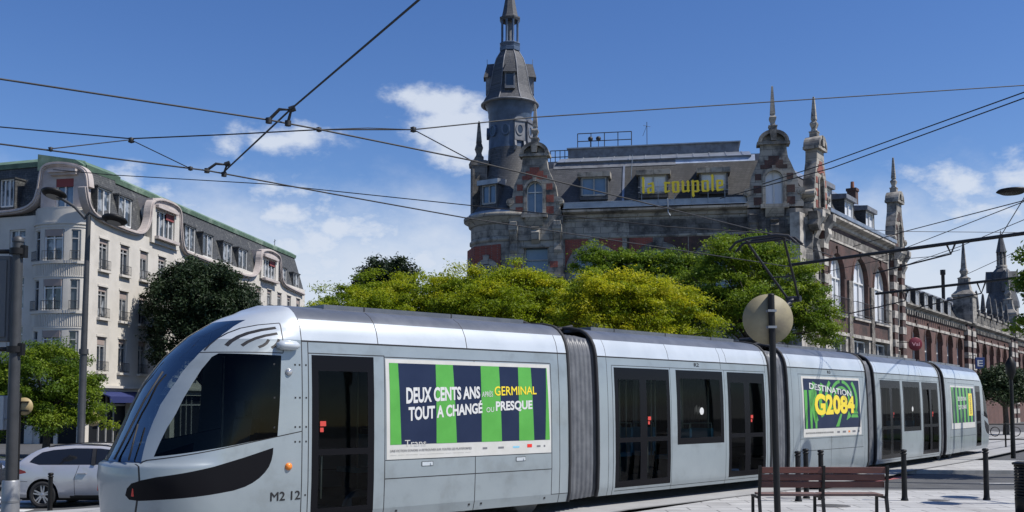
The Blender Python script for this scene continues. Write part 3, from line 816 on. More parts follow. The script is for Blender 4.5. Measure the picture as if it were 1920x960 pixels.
# ================================================================ the corner building with the round turret
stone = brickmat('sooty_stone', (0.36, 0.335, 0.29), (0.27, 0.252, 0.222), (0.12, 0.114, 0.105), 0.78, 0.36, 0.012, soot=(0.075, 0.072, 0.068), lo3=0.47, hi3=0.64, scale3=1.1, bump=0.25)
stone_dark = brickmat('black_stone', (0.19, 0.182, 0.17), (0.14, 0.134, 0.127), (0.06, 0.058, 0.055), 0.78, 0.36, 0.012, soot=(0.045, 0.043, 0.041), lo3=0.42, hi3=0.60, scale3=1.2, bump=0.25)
stone_lit = pm('sunlit_stone', (0.43, 0.40, 0.355), 0.9, col2=(0.13, 0.12, 0.11), scale=1.6, detail=9, lo=0.44, hi=0.68, bump=0.3, bscale=9)  # paler copy of the stone, sun on the side street walls put into colour
brick = brickmat('red_brick', (0.30, 0.055, 0.03), (0.22, 0.045, 0.028), (0.20, 0.13, 0.11), 0.22, 0.07, 0.010, soot=(0.09, 0.035, 0.028), lo3=0.5, hi3=0.72)
brick_old = brickmat('sooty_brick', (0.115, 0.044, 0.032), (0.078, 0.034, 0.027), (0.10, 0.08, 0.072), 0.22, 0.07, 0.010, soot=(0.036, 0.025, 0.022), lo3=0.40, hi3=0.62)
slate = brickmat('roof_slate', (0.085, 0.088, 0.095), (0.05, 0.054, 0.062), (0.03, 0.03, 0.033), 0.20, 0.11, 0.010, soot=(0.05, 0.052, 0.058), rough=0.6, lo3=0.48, hi3=0.72)
slate_brown = brickmat('tiled_slope', (0.078, 0.077, 0.076), (0.05, 0.05, 0.05), (0.028, 0.028, 0.028), 0.20, 0.11, 0.012, soot=(0.036, 0.036, 0.036), rough=0.8, lo3=0.46, hi3=0.7)
zinc = pm('zinc', (0.32, 0.35, 0.39), 0.42, 0.55, (0.22, 0.24, 0.27), 1.5, lo=0.4, hi=0.66)
zinc_blue = pm('painted_zinc', (0.075, 0.115, 0.185), 0.5, 0.1, (0.045, 0.07, 0.115), 2.5, lo=0.4, hi=0.7)
lead = pm('lead', (0.20, 0.21, 0.23), 0.6, 0.2, (0.12, 0.125, 0.14), 3)
wframe = pm('window_white', (0.62, 0.62, 0.60), 0.5)
wgrey = pm('window_grey', (0.36, 0.36, 0.35), 0.55, col2=(0.26, 0.26, 0.255), scale=5)
pane_dark = pm('window_glass', (0.025, 0.035, 0.05), 0.06, spec=0.7, col2=(0.05, 0.06, 0.075), scale=0.7)
pane_pale = pm('pale_glass', (0.70, 0.72, 0.76), 0.2, spec=0.6, col2=(0.60, 0.63, 0.68), scale=0.8)  # near-white base colour over the whole pane
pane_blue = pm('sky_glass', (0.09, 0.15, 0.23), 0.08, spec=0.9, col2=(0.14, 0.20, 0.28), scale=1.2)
iron = pm('wrought_iron', (0.02, 0.02, 0.022), 0.6)
signyel = pm('sign_yellow', (0.66, 0.52, 0.02), 0.5)

_c = at(1500, 758, 55.0); _d = (0.985, -0.17)
_t = (_c.x + .00316 * _c.y) / (0.985 - .00316 * .17)
P0 = (_c.x - 0.985 * _t, _c.y + 0.17 * _t)
FM = frame(P0, _d)
Ccorner = at(1520, 758, 54.9)
FS = frame((Ccorner.x, Ccorner.y), (0.575, 0.818))
coup = thing('corner_building', 'sooty stone and brick corner building with round slate turret and stepped gables', 'building', (P0[0], P0[1], 0))
CI = Matrix.Translation((-P0[0], -P0[1], 0))
def cpart(mb, name, mats, parent=None, lab=None, bevel=0):
    o = mb.build(name, mats, parent or coup, bevel=bevel)
    if lab: o['label'] = lab
    return o
def G(M): return MB(CI @ M)
def fu(px, py=500, y=0): return onf(FM, px, py, y)[0]
def fz(px, py, y=0): return onf(FM, px, py, y)[1]
def su(px, py=500, y=0): return onf(FS, px, py, y)[0]
def sz(px, py, y=0): return onf(FS, px, py, y)[1]
def arch_wall(mb, u0, u1, z0, z1, a, b, zs, zsp, rz=None, y0=0.0, y1=0.4, mat=0, mat_top=None, n=14):
    """A wall bay with one opening a..b from sill zs; zsp = springing of its arch (None: straight head at rz)."""
    mt = mat if mat_top is None else mat_top
    if a > u0: mb.box(u0, a, y0, y1, z0, z1, mat)
    if b < u1: mb.box(b, u1, y0, y1, z0, z1, mat)
    if zs > z0: mb.box(a, b, y0, y1, z0, zs, mat)
    if zsp is None:
        if rz < z1: mb.box(a, b, y0, y1, rz, z1, mt)
    else:
        r = (b - a) / 2; rz = rz or r; c = (a + b) / 2
        top = arc(c, zsp, r, math.pi, 0, n, rz)
        for (xa, za), (xb, zb) in zip(top, top[1:]): mb.prism([(xa, za), (xb, zb), (xb, z1), (xa, z1)], y0, y1, mt)
def arch_ring(mb, c, zsp, r, w, y0, y1, mat=0, rz=None, n=16, key=True):
    rz = rz or r
    o, i = arc(c, zsp, r + w, math.pi, 0, n, rz + w), arc(c, zsp, r, math.pi, 0, n, rz)
    for k in range(n): mb.prism([o[k], o[k + 1], i[k + 1], i[k]], y0, y1, mat)
    if key: mb.prism([(c - w * .45, zsp + rz - .02), (c + w * .45, zsp + rz - .02), (c + w * .7, zsp + rz + w * 1.7), (c - w * .7, zsp + rz + w * 1.7)], y0 - .06, y1, mat)
def window(M, a, b, z0, zsp, parent, rz=None, y=0.22, fmat=None, gmat=None, cols=2, rows=(0.62,), bar=0.06, name='window', CIx=None):
    """Casement: frame and bars as the part, the glass as its sub-part. zsp None: straight head at rz."""
    X = CI if CIx is None else CIx
    mb = MB(X @ M); gp = MB(X @ M); c = (a + b) / 2; r = (b - a) / 2
    top = (zsp + (rz or r)) if zsp is not None else rz
    out = [(a, z0), (b, z0)] + (arc(c, zsp, r, 0, math.pi, 12, rz) if zsp is not None else [(b, top), (a, top)])
    k = len(out); inn = [(c + (x - c) * (1 - bar / r), z0 + bar + (z - z0) * (1 - 2 * bar / (top - z0))) for x, z in out]
    for i in range(k):
        j = (i + 1) % k
        if out[i] == out[j]: continue
        mb.prism([out[i], out[j], inn[j], inn[i]], y - .05, y + .04, 0)
    for q in range(1, cols):
        x = a + (b - a) * q / cols; h = top if zsp is None else zsp + (rz or r) * math.sqrt(max(0, 1 - ((x - c) / r) ** 2))
        mb.box(x - bar * .6, x + bar * .6, y - .04, y + .03, z0 + bar, h - bar)
    for f in rows:
        z = z0 + (top - z0) * f; mb.box(a + bar, b - bar, y - .045, y + .035, z - bar * .5, z + bar * .5)
    w = mb.build(name, fmat or wframe, parent)
    gp.prism(out, y + .05, y + .07, 0); gp.build('pane', gmat or pane_dark, w)
    return w
def cornice(mb, u0, u1, z, mats=(0,), prof=((0, 0), (.12, .05), (.16, .2), (.42, .30), (.5, .34), (.5, .46), (.05, .52), (0, .52)), y=0.0):
    """Moulding along a wall, profile = (projection, height)."""
    P = [(y - p, z + h) for p, h in prof]
    mb.prism(P, u0, u1, mats[0], 'x')
# ---------------- front wall, three arched bays between two gabled bays
uG1, uG1r, uG2, uG2r = fu(956), fu(1057), fu(1402), fu(1503)
ZC = 12.35                                                          # underside of the main cornice
mb = G(FM); arcs = []
edges_ = [uG1r, fu(1172), fu(1292), uG2]
for k, cpx in enumerate((1113, 1235, 1348)):
    c = fu(cpx); r = 1.28
    arch_wall(mb, edges_[k], edges_[k + 1], -.1, ZC, c - r, c + r, 6.4, 9.35, 1.28, 0, .5, 0, 0)
    arcs.append((c, r))
cpart(mb, 'front_wall', [stone])
for k, (c, r) in enumerate(arcs):
    mb = G(FM)
    m_ = 0 if k == 0 else 1
    o, zt = arc(c, 9.35, r + .34, math.pi, 0, 16), 11.2
    for sd in (-1, 1):
        mb = G(FM)
        for (xa, za), (xb, zb) in zip(o, o[1:]):
            xm = (xa + xb) / 2
            if abs(xm - c) < .28 or (xm - c) * sd < 0: continue
            mb.prism([(xa, za), (xb, zb), (xb, zt), (xa, zt)], -.02, .05, m_ if not (k == 1 and sd < 0) else 0)
        a, b = (edges_[k] + .12, c - r - .34) if sd < 0 else (c + r + .34, edges_[k + 1] - .12)
        if b > a + .05: mb.box(a, b, -.02, .05, 8.2, zt, m_)
        cpart(mb, 'brick_panel', [brick, brick_old])
    mb = G(FM); arch_ring(mb, c, 9.35, r, .32, -.07, .1, 1 if k else 0); cpart(mb, 'arch_surround', [stone, stone_dark])
for c, r in arcs: window(FM, c - r, c + r, 6.4, 9.35, coup, 1.28, .3, wgrey, pane_blue, 3, (.55,), .08)
mb = G(FM)                                                          # frieze, string courses, cornice
mb.box(uG1r, uG2, -.05, .1, 11.25, 11.36, 0); mb.box(uG1r, uG2, -.04, .1, 12.2, ZC, 0)
mb.box(fu(1180), uG2, -.012, .1, 11.36, 12.2, 1)
cornice(mb, uG1r, uG2, ZC)
cpart(mb, 'cornice', [stone, stone_dark])
mb = G(FM)
zl = (fz(1300, 430), fz(1300, 409))
text_on(mb, 'MODERNES', (fu(1228), zl[0], zl[1], fu(1398), zl[0], zl[1]), -.03, 0, .03)
cpart(mb, 'carved_lettering', [stone_dark])
mb = G(FM)                                                          # zinc gutter and parapet
mb.box(uG1r, uG2, -.42, .25, 12.90, 12.94, 0); mb.box(uG1r, uG2, .0, .06, 12.94, 13.28, 0); mb.box(uG1r, uG2, -.02, .5, 13.28, 13.33, 0)
for k in range(9): x = uG1r + (uG2 - uG1r) * (k + .5) / 9; mb.box(x - .015, x + .015, -.01, .05, 12.94, 13.28, 0)
cpart(mb, 'gutter', [zinc])
# ---------------- mansard between the gables
mb = G(FM)
R0, R1 = (.35, 13.2), (1.75, 15.75)
um = fu(1168)
mb.prism([R0, R1, (R1[0] + .3, R1[1]), (R0[0] + .3, R0[1])], uG1r - 1.2, um, 0, 'x')
mb.prism([R0, R1, (R1[0] + .3, R1[1]), (R0[0] + .3, R0[1])], um, uG2 + 1.2, 1, 'x')
mb.box(um - .05, um + .05, .3, .4, 13.2, 13.3, 2)
mb.prism([(R0[0] - .05, R0[1]), (R1[0] - .05, R1[1]), (R1[0] + .1, R1[1]), (R0[0] + .1, R0[1])], um - .06, um + .06, 2, 'x')
cpart(mb, 'mansard_roof', [slate, slate_brown, zinc])
mb = G(FM)
mb.prism([(1.68, 15.68), (1.95, 16.1), (2.3, 16.1), (2.3, 15.68)], uG1r - .8, fu(1268), 1, 'x')
mb.prism([(1.68, 15.62), (1.98, 16.16), (2.3, 16.16), (2.3, 15.62)], fu(1268), uG2 + .6, 2, 'x')
mb.prism([(1.78, 16.1), (3.6, 16.75), (3.6, 16.5), (1.95, 16.0)], uG1r - .6, uG2 + .4, 0, 'x')
for k in range(12): x = uG1r - .6 + (uG2 - uG1r + 1) * (k + .5) / 12; mb.prism([(1.76, 16.13), (3.6, 16.79), (3.6, 16.75), (1.76, 16.09)], x - .03, x + .03, 0, 'x')
mb.box(fu(1066, 270, 4), fu(1385, 270, 4), 3.7, 9, 16.4, 17.35, 1); mb.box(fu(1064, 270, 4), fu(1388, 270, 4), 3.6, 9.1, 17.35, 17.42, 0)
mb.box(fu(1030, 270, 4), fu(1420, 270, 4) + 1.5, 3.4, 12, 13.0, 16.55, 1)
cpart(mb, 'roof_top', [zinc, lead, pm('bright_zinc', (0.62, 0.70, 0.80), 0.35, 0.4, (0.40, 0.46, 0.55), 1.2)])
mb = G(FM)                                                          # roof rails
for a, b, z in ((1083, 1184, 18.5), (1032, 1068, 17.5)):
    ua, ub = fu(a, 250, 4.5), fu(b, 250, 4.5); z0 = 17.42 if a > 1050 else 16.6
    for zz in (z, z - (z - z0) * .45): mb.tube([(ua, 4.5, zz), (ub, 4.5, zz)], .028, 6)
    for k in range(5): x = ua + (ub - ua) * k / 4; mb.tube([(x, 4.5, z0), (x, 4.5, z)], .028, 6)
for px in (1107, 1122):
    mb.tube([(fu(px, 250, 4.4), 4.4, 17.42), (fu(px, 250, 4.4), 4.4, 18.0)], .02, 6); mb.lathe([(0, 18.0), (.14, 18.04), (.16, 18.16), (.1, 18.24), (0, 18.26)], 12, (fu(px, 250, 4.4), 4.4))
cpart(mb, 'roof_railing', [iron])
mb = G(FM); x = fu(1213, 250, 4.2)
mb.tube([(x, 4.2, 17.4), (x, 4.2, 18.95)], .02, 6); mb.tube([(x - .25, 4.2, 18.1), (x, 4.2, 18.75)], .012, 5); mb.tube([(x - .2, 4.0, 18.7), (x + .2, 4.4, 18.7)], .012, 5)
cpart(mb, 'aerial', [iron])
# ---------------- dormers in the mansard
def dormer(M, a, b, z0, z1, yf, parent, gmat, hood=True, cols=2, back=1.6, fm=None, CIx=None, cheek=None, name='dormer', hoodm=None):
    """Box dormer: cheeks and hood are the part, its window a sub-part."""
    X = CI if CIx is None else CIx
    mb = MB(X @ M); t = .09
    mb.box(a - t, a, yf, yf + back, z0 - .1, z1, 0); mb.box(b, b + t, yf, yf + back, z0 - .1, z1, 0)
    mb.box(a - t, b + t, yf, yf + back, z0 - .25, z0 - .1 + .02, 0)
    if hood: mb.prism([(yf - .18, z1), (yf - .18, z1 + .28), (yf + back, z1 + .42), (yf + back, z1)], a - .22, b + .22, 1, 'x')
    else: mb.box(a - t - .05, b + t + .05, yf - .08, yf + back, z1, z1 + .09, 1)
    d = mb.build(name, [cheek or slate, hoodm or stone], parent)
    window(M, a, b, z0, None, d, z1, yf + .08, fm or wframe, gmat, cols, (.0001,), .07, 'dormer_window', X)
    return d
YD = .42
for l, r, t, bt, gm_, fm_ in ((1090, 1137, 333, 367, pane_blue, wgrey), (1200, 1250, 329, 363, pane_pale, wgrey), (1314, 1362, 325, 360, pane_pale, wgrey)):
    dormer(FM, fu(l, 350, YD), fu(r, 350, YD), fz(1200, bt, YD) if l > 1150 else fz(l, bt, YD), fz(l, t, YD), YD, coup, gm_, fm=fm_)
# ---------------- yellow lettering on its frame: la coupole
mb = G(FM); YS = -.1
sl, sr = fu(1203, 350, YS), fu(1359, 350, YS); zb, zt = fz(1280, 361, YS), fz(1280, 338, YS)
S_ = .175                                                            # stroke width in units of the x-height
def stem(x, z0, z1, lo='d', hi='d'):
    """Broken upright stroke with slanted feet."""
    return [[(x, z0 + .10), (x + S_ * .5, z0 - .03), (x + S_ * 1.25, z0 + .10), (x + S_, z0 + .2), (x + S_, z1 - .12), (x + S_ * 1.2, z1 - .16), (x + S_ * .5, z1 + .05), (x - S_ * .3, z1 - .10), (x, z1 - .16)]]
def bar(x0, z0, x1, z1, t=.10): return [[(x0, z0 - t / 2), (x1, z1 - t / 2), (x1, z1 + t / 2), (x0, z0 + t / 2)]]
GL = {'l': (stem(.04, 0, 1.42), .34), 'a': (stem(.40, 0, .86) + bar(.10, .80, .52, .90, .13) + stem(.06, 0, .46) + bar(.10, .42, .42, .52) + bar(.12, .03, .44, .12), .70),
      'c': (stem(.05, 0, .95) + bar(.12, .06, .46, .16, .13) + bar(.12, .86, .48, .84, .15), .56), 'o': (stem(.05, 0, .95) + stem(.40, 0, .95) + bar(.12, .05, .48, .05, .13) + bar(.12, .90, .48, .90, .12), .70),
      'u': (stem(.05, 0, .98) + stem(.42, 0, .98) + bar(.14, .04, .48, .12, .12), .72), 'p': (stem(.05, -.42, 1.0) + stem(.40, 0, .95) + bar(.12, .05, .46, .03, .12) + bar(.14, .86, .46, .92, .12), .70),
      'e': (stem(.05, 0, .95) + bar(.10, .05, .56, .14, .15) + bar(.12, .90, .50, .88, .14) + [[(.38, .92), (.55, .90), (.55, .46), (.40, .46)]] + bar(.14, .44, .55, .50, .13), .66), ' ': ([], .55)}
tot = sum(GL[c_][1] for c_ in 'la coupole'); xx = 0; t_ = .10; H = (zt - zb) / 1.05
for word in ('la ', 'coupole'):
    mb = G(FM)
    for c_ in word:
        for poly in GL[c_][0]:
            mb.prism([(sl + (sr - sl) * (xx + x) / tot, zb + H * z) for x, z in poly], YS - t_ - random.uniform(0, .004), YS + random.uniform(0, .004), 0)
        xx += GL[c_][1]
    cpart(mb, 'sign_lettering', [signyel], lab='yellow blackletter word ' + word.strip() + ' of the roof sign')
mb = G(FM)
for z in (zb + .1, zb + H * .6): mb.tube([(sl - .2, YS + .05, z), (sr + .2, YS + .05, z)], .02, 6)
for k in range(6): x = sl + (sr - sl) * k / 5; mb.tube([(x, YS + .05, 12.95), (x, YS + .05, zt)], .018, 6)
cpart(mb, 'sign_frame', [zinc], lab='thin metal frame behind the yellow letters')
mb = G(FM); mb.tube([(fu(1253), -.46, 13.3), (fu(1254), -.46, 12.5), (fu(1258), -.5, 12.3)], .035, 6); cpart(mb, 'downpipe', [zinc]); mb = G(FM); mb.tube([(fu(1187), .25, 16.0), (fu(1184), .3, 14.6)], .02, 5)
cpart(mb, 'downpipe', [zinc])
# ---------------- gabled bays
def gable(M, u, z0, parent, w=1.0, obel=2.15, glass=None, T=.55, fmat=None, lab=None, proud=-.30, CIx=None, sm=None, bm_=None, h=1.0):
    X = CI if CIx is None else CIx
    sm = sm or stone; bm_ = bm_ or brick_old
    half = [(1.55, 0), (1.55, .28), (1.42, .40), (1.46, .62), (1.56, .80), (1.50, 1.02), (1.30, 1.12), (1.26, 1.4), (1.20, 1.75), (1.04, 2.1), (.90, 2.45), (.76, 2.75), (.70, 3.2), (.70, 3.45)]
    P = [(u - a * w, z0 + b * h) for a, b in half] + [(u + a * w, z0 + b * h) for a, b in half[::-1]]
    ww = .47 * w; wz0, wsp = z0 + .12, z0 + 1.55 * h
    # wall of the gable with its arched window hole
    mb = MB(X @ M); y0, y1 = proud, proud + T
    def hw(z):
        zz = (z - z0) / h
        return float(np.interp(zz, [b for a, b in half], [a for a, b in half])) * w
    zs_ = sorted(set([z0 + b * h for a, b in half] + [wz0, wsp] + list(np.linspace(wsp, wsp + ww, 8))))
    for za, zb_ in zip(zs_, zs_[1:]):
        def hole(z):
            if z < wz0 - 1e-6 or z > wsp + ww + 1e-6: return 0
            return ww if z <= wsp else ww * math.sqrt(max(0, 1 - ((z - wsp) / ww) ** 2))
        zm = (za + zb_) / 2
        inside = wz0 < zm < wsp + ww
        for s_ in (-1, 1):
            ia, ib = (hole(za), hole(zb_)) if inside else (0, 0)
            mb.prism([(u + s_ * ia, za), (u + s_ * hw(za), za), (u + s_ * hw(zb_), zb_), (u + s_ * ib, zb_)], y0, y1, 0)
    # scrolls, mouldings, pediment
    for s_ in (-1, 1):
        mb.prism([(u + s_ * 1.43 * w + .21 * math.cos(t) , z0 + .84 * h + .21 * math.sin(t)) for t in np.linspace(0, 6.283, 13)[:-1]], y0 - .08, y1, 0)
        mb.prism([(u + s_ * 1.43 * w + .10 * math.cos(t) , z0 + .84 * h + .10 * math.sin(t)) for t in np.linspace(0, 6.283, 11)[:-1]], y0 - .13, y0 - .07, 0)
    zp = z0 + 3.45 * h
    mb.box(u - .88 * w, u + .88 * w, y0 - .16, y1 + .1, zp, zp + .16, 0); mb.prism([(u - .14, zp + .2), (u + .14, zp + .2), (u + .2, zp + .74), (u - .2, zp + .74)], y0 - .22, y1, 0)
    mb.prism([(u - .7 * w, zp + .16)] + [(x, z) for x, z in arc(u, zp + .16, .7 * w, math.pi, 0, 14, .55)][1:], y0 + .08, y1, 0)
    oo, ii = arc(u, zp + .16, .83 * w, math.pi, 0, 14, .66), arc(u, zp + .16, .62 * w, math.pi, 0, 14, .46)
    for k in range(14): mb.prism([oo[k], oo[k + 1], ii[k + 1], ii[k]], y0 - .18, y1 + .08, 0)
    arch_ring(mb, u, wsp, ww, .15 * w, y0 - .07, y0 + .1)
    for s_ in (-1, 1): mb.box(u + s_ * (ww + .075 * w) - .075 * w, u + s_ * (ww + .075 * w) + .075 * w, y0 - .07, y0 + .1, wz0, wsp, 0)
    mb.box(u - .75 * w, u + .75 * w, y0 - .3, y0 + .1, z0 - .1, z0 + .12, 0)
    mb.prism([(y0 - .28, z0 - .1), (y0 - .05, z0 - .55), (y0 + .1, z0 - .55), (y0 + .1, z0 - .1)], u - .5 * w, u + .5 * w, 0, 'x')
    # brick checkers
    def bx(a, b, c, d): mb.box(u + a * w, u + b * w, y0 - .018, y0 + .06, z0 + c * h, z0 + d * h, 1)
    for s_ in (-1, 1):
        for c, d in ((.12, .55), (.78, 1.2), (1.5, 1.85)):
            a, b = sorted((s_ * .68, s_ * 1.10)); 
            if c > 1.3: a, b = sorted((s_ * .68, s_ * 1.02))
            bx(a, b, c, d)
    bx(-.72, .72, 2.12, 2.34); bx(-.5, .5, 2.34, 2.60); bx(-.28, .28, 2.60, 2.82)
    g = mb.build('gable', [sm, bm_], parent)
    if lab: g['label'] = lab
    window(M, u - ww, u + ww, wz0, wsp, g, ww, y0 + .25, fmat or wframe, glass or pane_blue, 2, (.68,), .055, 'gable_window', X)
    if obel:
        o = MB(X @ M @ Matrix.Translation((u, (y0 + y1) / 2, 0))); zt = zp + .16 + .62
        o.lathe([(.30, zt - .1), (.30, zt + .25), (.34, zt + .27), (.34, zt + .33), (.20, zt + .36), (.17, zt + .5), (.27, zt + .72), (.27, zt + .80), (.17, zt + .9), (.15, zt + .95), (.20, zt + 1.0), (.07, zt + obel + .15), (0, zt + obel + .2)], 4, rot=R(45), smooth=False)
        o.build('finial', sm, g)
    return g
zG = 12.55
def pavilion(M, a, b, parent, win, X=CI, ztop=12.55, sm=None):
    sm = sm or stone
    mb = MB(X @ M)
    arch_wall(mb, a, b, -.1, ztop, win[0], win[1], win[2], None, win[3], -.3, .3, 0)
    mb.box(a - .06, b + .06, -.42, .2, 9.0, 9.2, 0)
    for u_ in (a + .3, b - .3):                                       # carved brackets under the gable
        mb.prism([(-.3, 10.3), (-.44, 10.6), (-.40, 11.0), (-.62, 11.5), (-.66, 12.2), (-.3, 12.3)], u_ - .2, u_ + .2, 0, 'x')
        mb.prism([(-.3, 11.2), (-.7, 11.75), (-.72, 12.0), (-.3, 12.0)], u_ - .26, u_ + .26, 0, 'x')
    c = (a + b) / 2
    mb.prism([(-.3, 10.95), (-.55, 11.2), (-.62, 11.6), (-.45, 11.75), (-.62, 11.9), (-.3, 12.0)], c - .22, c + .22, 0, 'x')
    mb.box(c - 1.0, c + 1.0, -.36, .0, 11.15, 11.95, 0); mb.box(c - .8, c + .8, -.40, .0, 10.75, 10.9, 0)
    for s_ in (-1, 1):
        mb.box(c + s_ * 1.03 - .22, c + s_ * 1.03 + .22, -.318, .0, 9.6, 9.95, 1); mb.box(c + s_ * 1.03 - .22, c + s_ * 1.03 + .22, -.318, .0, 7.6, 8.3, 1)
    o = mb.build('gabled_bay', [sm, brick], parent)
    window(M, win[0], win[1], win[2], None, o, win[3], .05, wgrey, pane_blue, 1, (.55, .8), .07, 'bay_window', X)
    return o
pavilion(FM, uG1, uG1r, coup, (fu(984), fu(1029), 7.0, fz(1005, 463)))
pavilion(FM, uG2, uG2r, coup, (fu(1432), fu(1474), 7.0, 10.6), sm=stone_dark)
gable(FM, fu(1004), zG, coup, lab='left front gable with red brick checkers', bm_=brick)
gable(FM, fu(1453), zG + .1, coup, glass=pane_pale, obel=2.4, lab='right front gable, sooty, with pale window')
# ---------------- round corner and turret
tc_ = at(956, 758, 59.9); TCX, TCY = tc_.x - P0[0], tc_.y - P0[1]
mb = MB()
A0_, A1_ = R(150), R(320)
mb.lathe([(2.32, -.1), (2.32, 12.4)], 40, (TCX, TCY), 0, A0_, A1_)
mb.lathe([(2.34, 9.0), (2.44, 9.05), (2.44, 9.2), (2.34, 9.25)], 40, (TCX, TCY), 0, A0_, A1_)
mb.lathe([(2.33, 11.2), (2.40, 11.25), (2.40, 11.4), (2.33, 11.45)], 40, (TCX, TCY), 0, A0_, A1_)
mb.lathe([(2.32, 12.2), (2.45, 12.3), (2.5, 12.5), (2.74, 12.62), (2.76, 12.8), (2.4, 12.9)], 40, (TCX, TCY), 0, A0_, A1_)
cpart(mb, 'round_corner_wall', [stone])
def cyl_frame(ang, r):
    """Frame tangent to the round corner at an angle (0 = east)."""
    p = (P0[0] + TCX + r * math.cos(ang), P0[1] + TCY + r * math.sin(ang))
    return frame(p, (-math.sin(ang), math.cos(ang)))
for ang in (R(195), R(236)):
    Fc = cyl_frame(ang, 2.36)
    mb = G(Fc); arch_ring(mb, 0, 9.3, .62, .3, -.08, .1, 0)
    o = arc(0, 9.3, .92, math.pi, 0, 14)
    for (xa, za), (xb, zb_) in zip(o, o[1:]): mb.prism([(xa, za), (xb, zb_), (xb, 11.0), (xa, 11.0)], -.03, .08, 1)
    mb.prism([(.62, 7.0), (.62, 9.3)] + arc(0, 9.3, .62, 0, math.pi, 12) + [(-.62, 7.0)], -.01, .05, 2)
    s_ = cpart(mb, 'round_arch', [stone, brick, pane_dark])
    window(Fc, -.55, .55, 7.0, 9.3, s_, .55, -.05, wgrey, pane_dark, 2, (.6,), .05, 'arched_window')
mb = MB()
skirt = [(2.42, 12.88), (2.36, 13.0), (2.30, 13.15), (2.05, 13.5), (1.80, 14.1), (1.58, 14.9), (1.42, 15.7), (1.32, 16.4), (1.29, 17.0)]
mb.lathe(skirt, 40, (TCX, TCY), 0)
mb.lathe([(2.44, 12.86), (2.47, 13.02), (2.36, 13.05)], 40, (TCX, TCY), 1)
cpart(mb, 'turret_skirt_roof', [slate, zinc])
mb = MB()
mb.lathe([(1.285, 16.9), (1.27, 17.0), (1.27, 18.95), (1.30, 19.0), (1.30, 19.25), (1.38, 19.5), (1.50, 19.72), (1.60, 19.78)], 40, (TCX, TCY), 0)
cpart(mb, 'turret_drum', [zinc_blue])
for ang in (R(222), R(259), R(296), R(333), R(185)):
    Fc = cyl_frame(ang, 1.29); lit = ang > R(290)
    mb = G(Fc)
    if lit:
        mb.box(-.33, .33, -.06, .05, 17.35, 18.55, 0)
        mb.prism([(x, z) for x, z in arc(0, 18.5, .38, 0, math.pi, 10, .26)], -.12, .05, 0)
        for s_ in (-1, 1): mb.prism([(-.06, 16.75), (-.16, 17.0), (-.10, 17.3), (.05, 17.4), (.05, 16.75)], s_ * .3 - .06, s_ * .3 + .06, 0, 'x')
    o, i = arc(0, 18.0, .26, 0, 2 * math.pi, 20, .36), arc(0, 18.0, .17, 0, 2 * math.pi, 20, .26)
    for k in range(20): mb.prism([o[k], o[k + 1], i[k + 1], i[k]], -.10, .08, 0)
    ov = cpart(mb, 'oval_window', [lead if lit else zinc_blue])  # paler lead on the sun side puts the lit rings into the colour
    g2 = G(Fc); g2.prism(arc(0, 18.0, .18, 0, 2 * math.pi, 16, .27)[:-1], -.075, -.06, 0); g2.build('pane', pane_dark, ov)
mb = MB()
bell = [(1.72, 19.74), (1.60, 19.95), (1.40, 20.3), (1.25, 20.8), (1.15, 21.4), (1.04, 22.0), (.86, 22.55), (.62, 22.95), (.56, 23.05)]
mb.lathe(bell, 8, (TCX, TCY), 0, rot=R(22.5), smooth=False)
mb.lathe([(1.55, 19.7), (1.74, 19.72), (1.75, 19.79), (1.70, 19.82)], 32, (TCX, TCY), 1)
for k in range(8):
    a = R(22.5 + 45 * k); mb.tube([(TCX + r * math.cos(a), TCY + r * math.sin(a), z) for r, z in bell], .035, 5, 1)
cpart(mb, 'turret_roof', [slate, lead])
for ang in (R(180), R(270), R(0), R(90)):
    Fc = cyl_frame(ang, 1.42); mb = G(Fc)
    mb.box(-.30, -.22, -.02, .7, 20.55, 21.35, 0); mb.box(.22, .30, -.02, .7, 20.55, 21.35, 0); mb.box(-.30, .30, -.02, .7, 20.4, 20.56, 0)
    mb.box(-.34, .34, -.05, .6, 21.32, 21.42, 0)
    mb.add([(-.42, -.16, 21.36), (.42, -.16, 21.36), (.42, .6, 21.46), (-.42, .6, 21.46), (0, .05, 22.3), (0, .62, 22.35)], [(0, 1, 4), (1, 2, 5, 4), (3, 0, 4, 5), (0, 3, 2, 1)], 1)
    mb.tube([(0, .05, 22.28), (0, .05, 22.6)], .015, 5, 0)
    d_ = cpart(mb, 'turret_dormer', [lead, slate])
    g2 = G(Fc); g2.box(-.22, .22, .06, .08, 20.56, 21.33); g2.build('pane', pane_dark, d_)
mb = MB()
mb.lathe([(.50, 23.0), (.64, 23.05), (.66, 23.25), (.58, 23.3), (.62, 23.42), (.66, 23.5), (.62, 23.55), (.3, 23.6)], 8, (TCX, TCY), 0, rot=R(22.5), smooth=False)
for k in range(8): a = R(45 * k + 22.5); mb.lathe([(.085, 23.55), (.07, 23.65), (.07, 24.85), (.1, 24.95)], 8, (TCX + .50 * math.cos(a), TCY + .50 * math.sin(a)), 0)
mb.lathe([(.2, 23.5), (.2, 25.0)], 8, (TCX, TCY), 1)
mb.lathe([(.3, 24.9), (.60, 24.92), (.66, 25.05), (.66, 25.12), (.52, 25.2), (.44, 25.55), (.30, 26.3), (.16, 27.1), (.06, 27.9), (0, 28.3)], 8, (TCX, TCY), 2, rot=R(22.5), smooth=False)
cpart(mb, 'lantern', [zinc_blue, lead, slate])
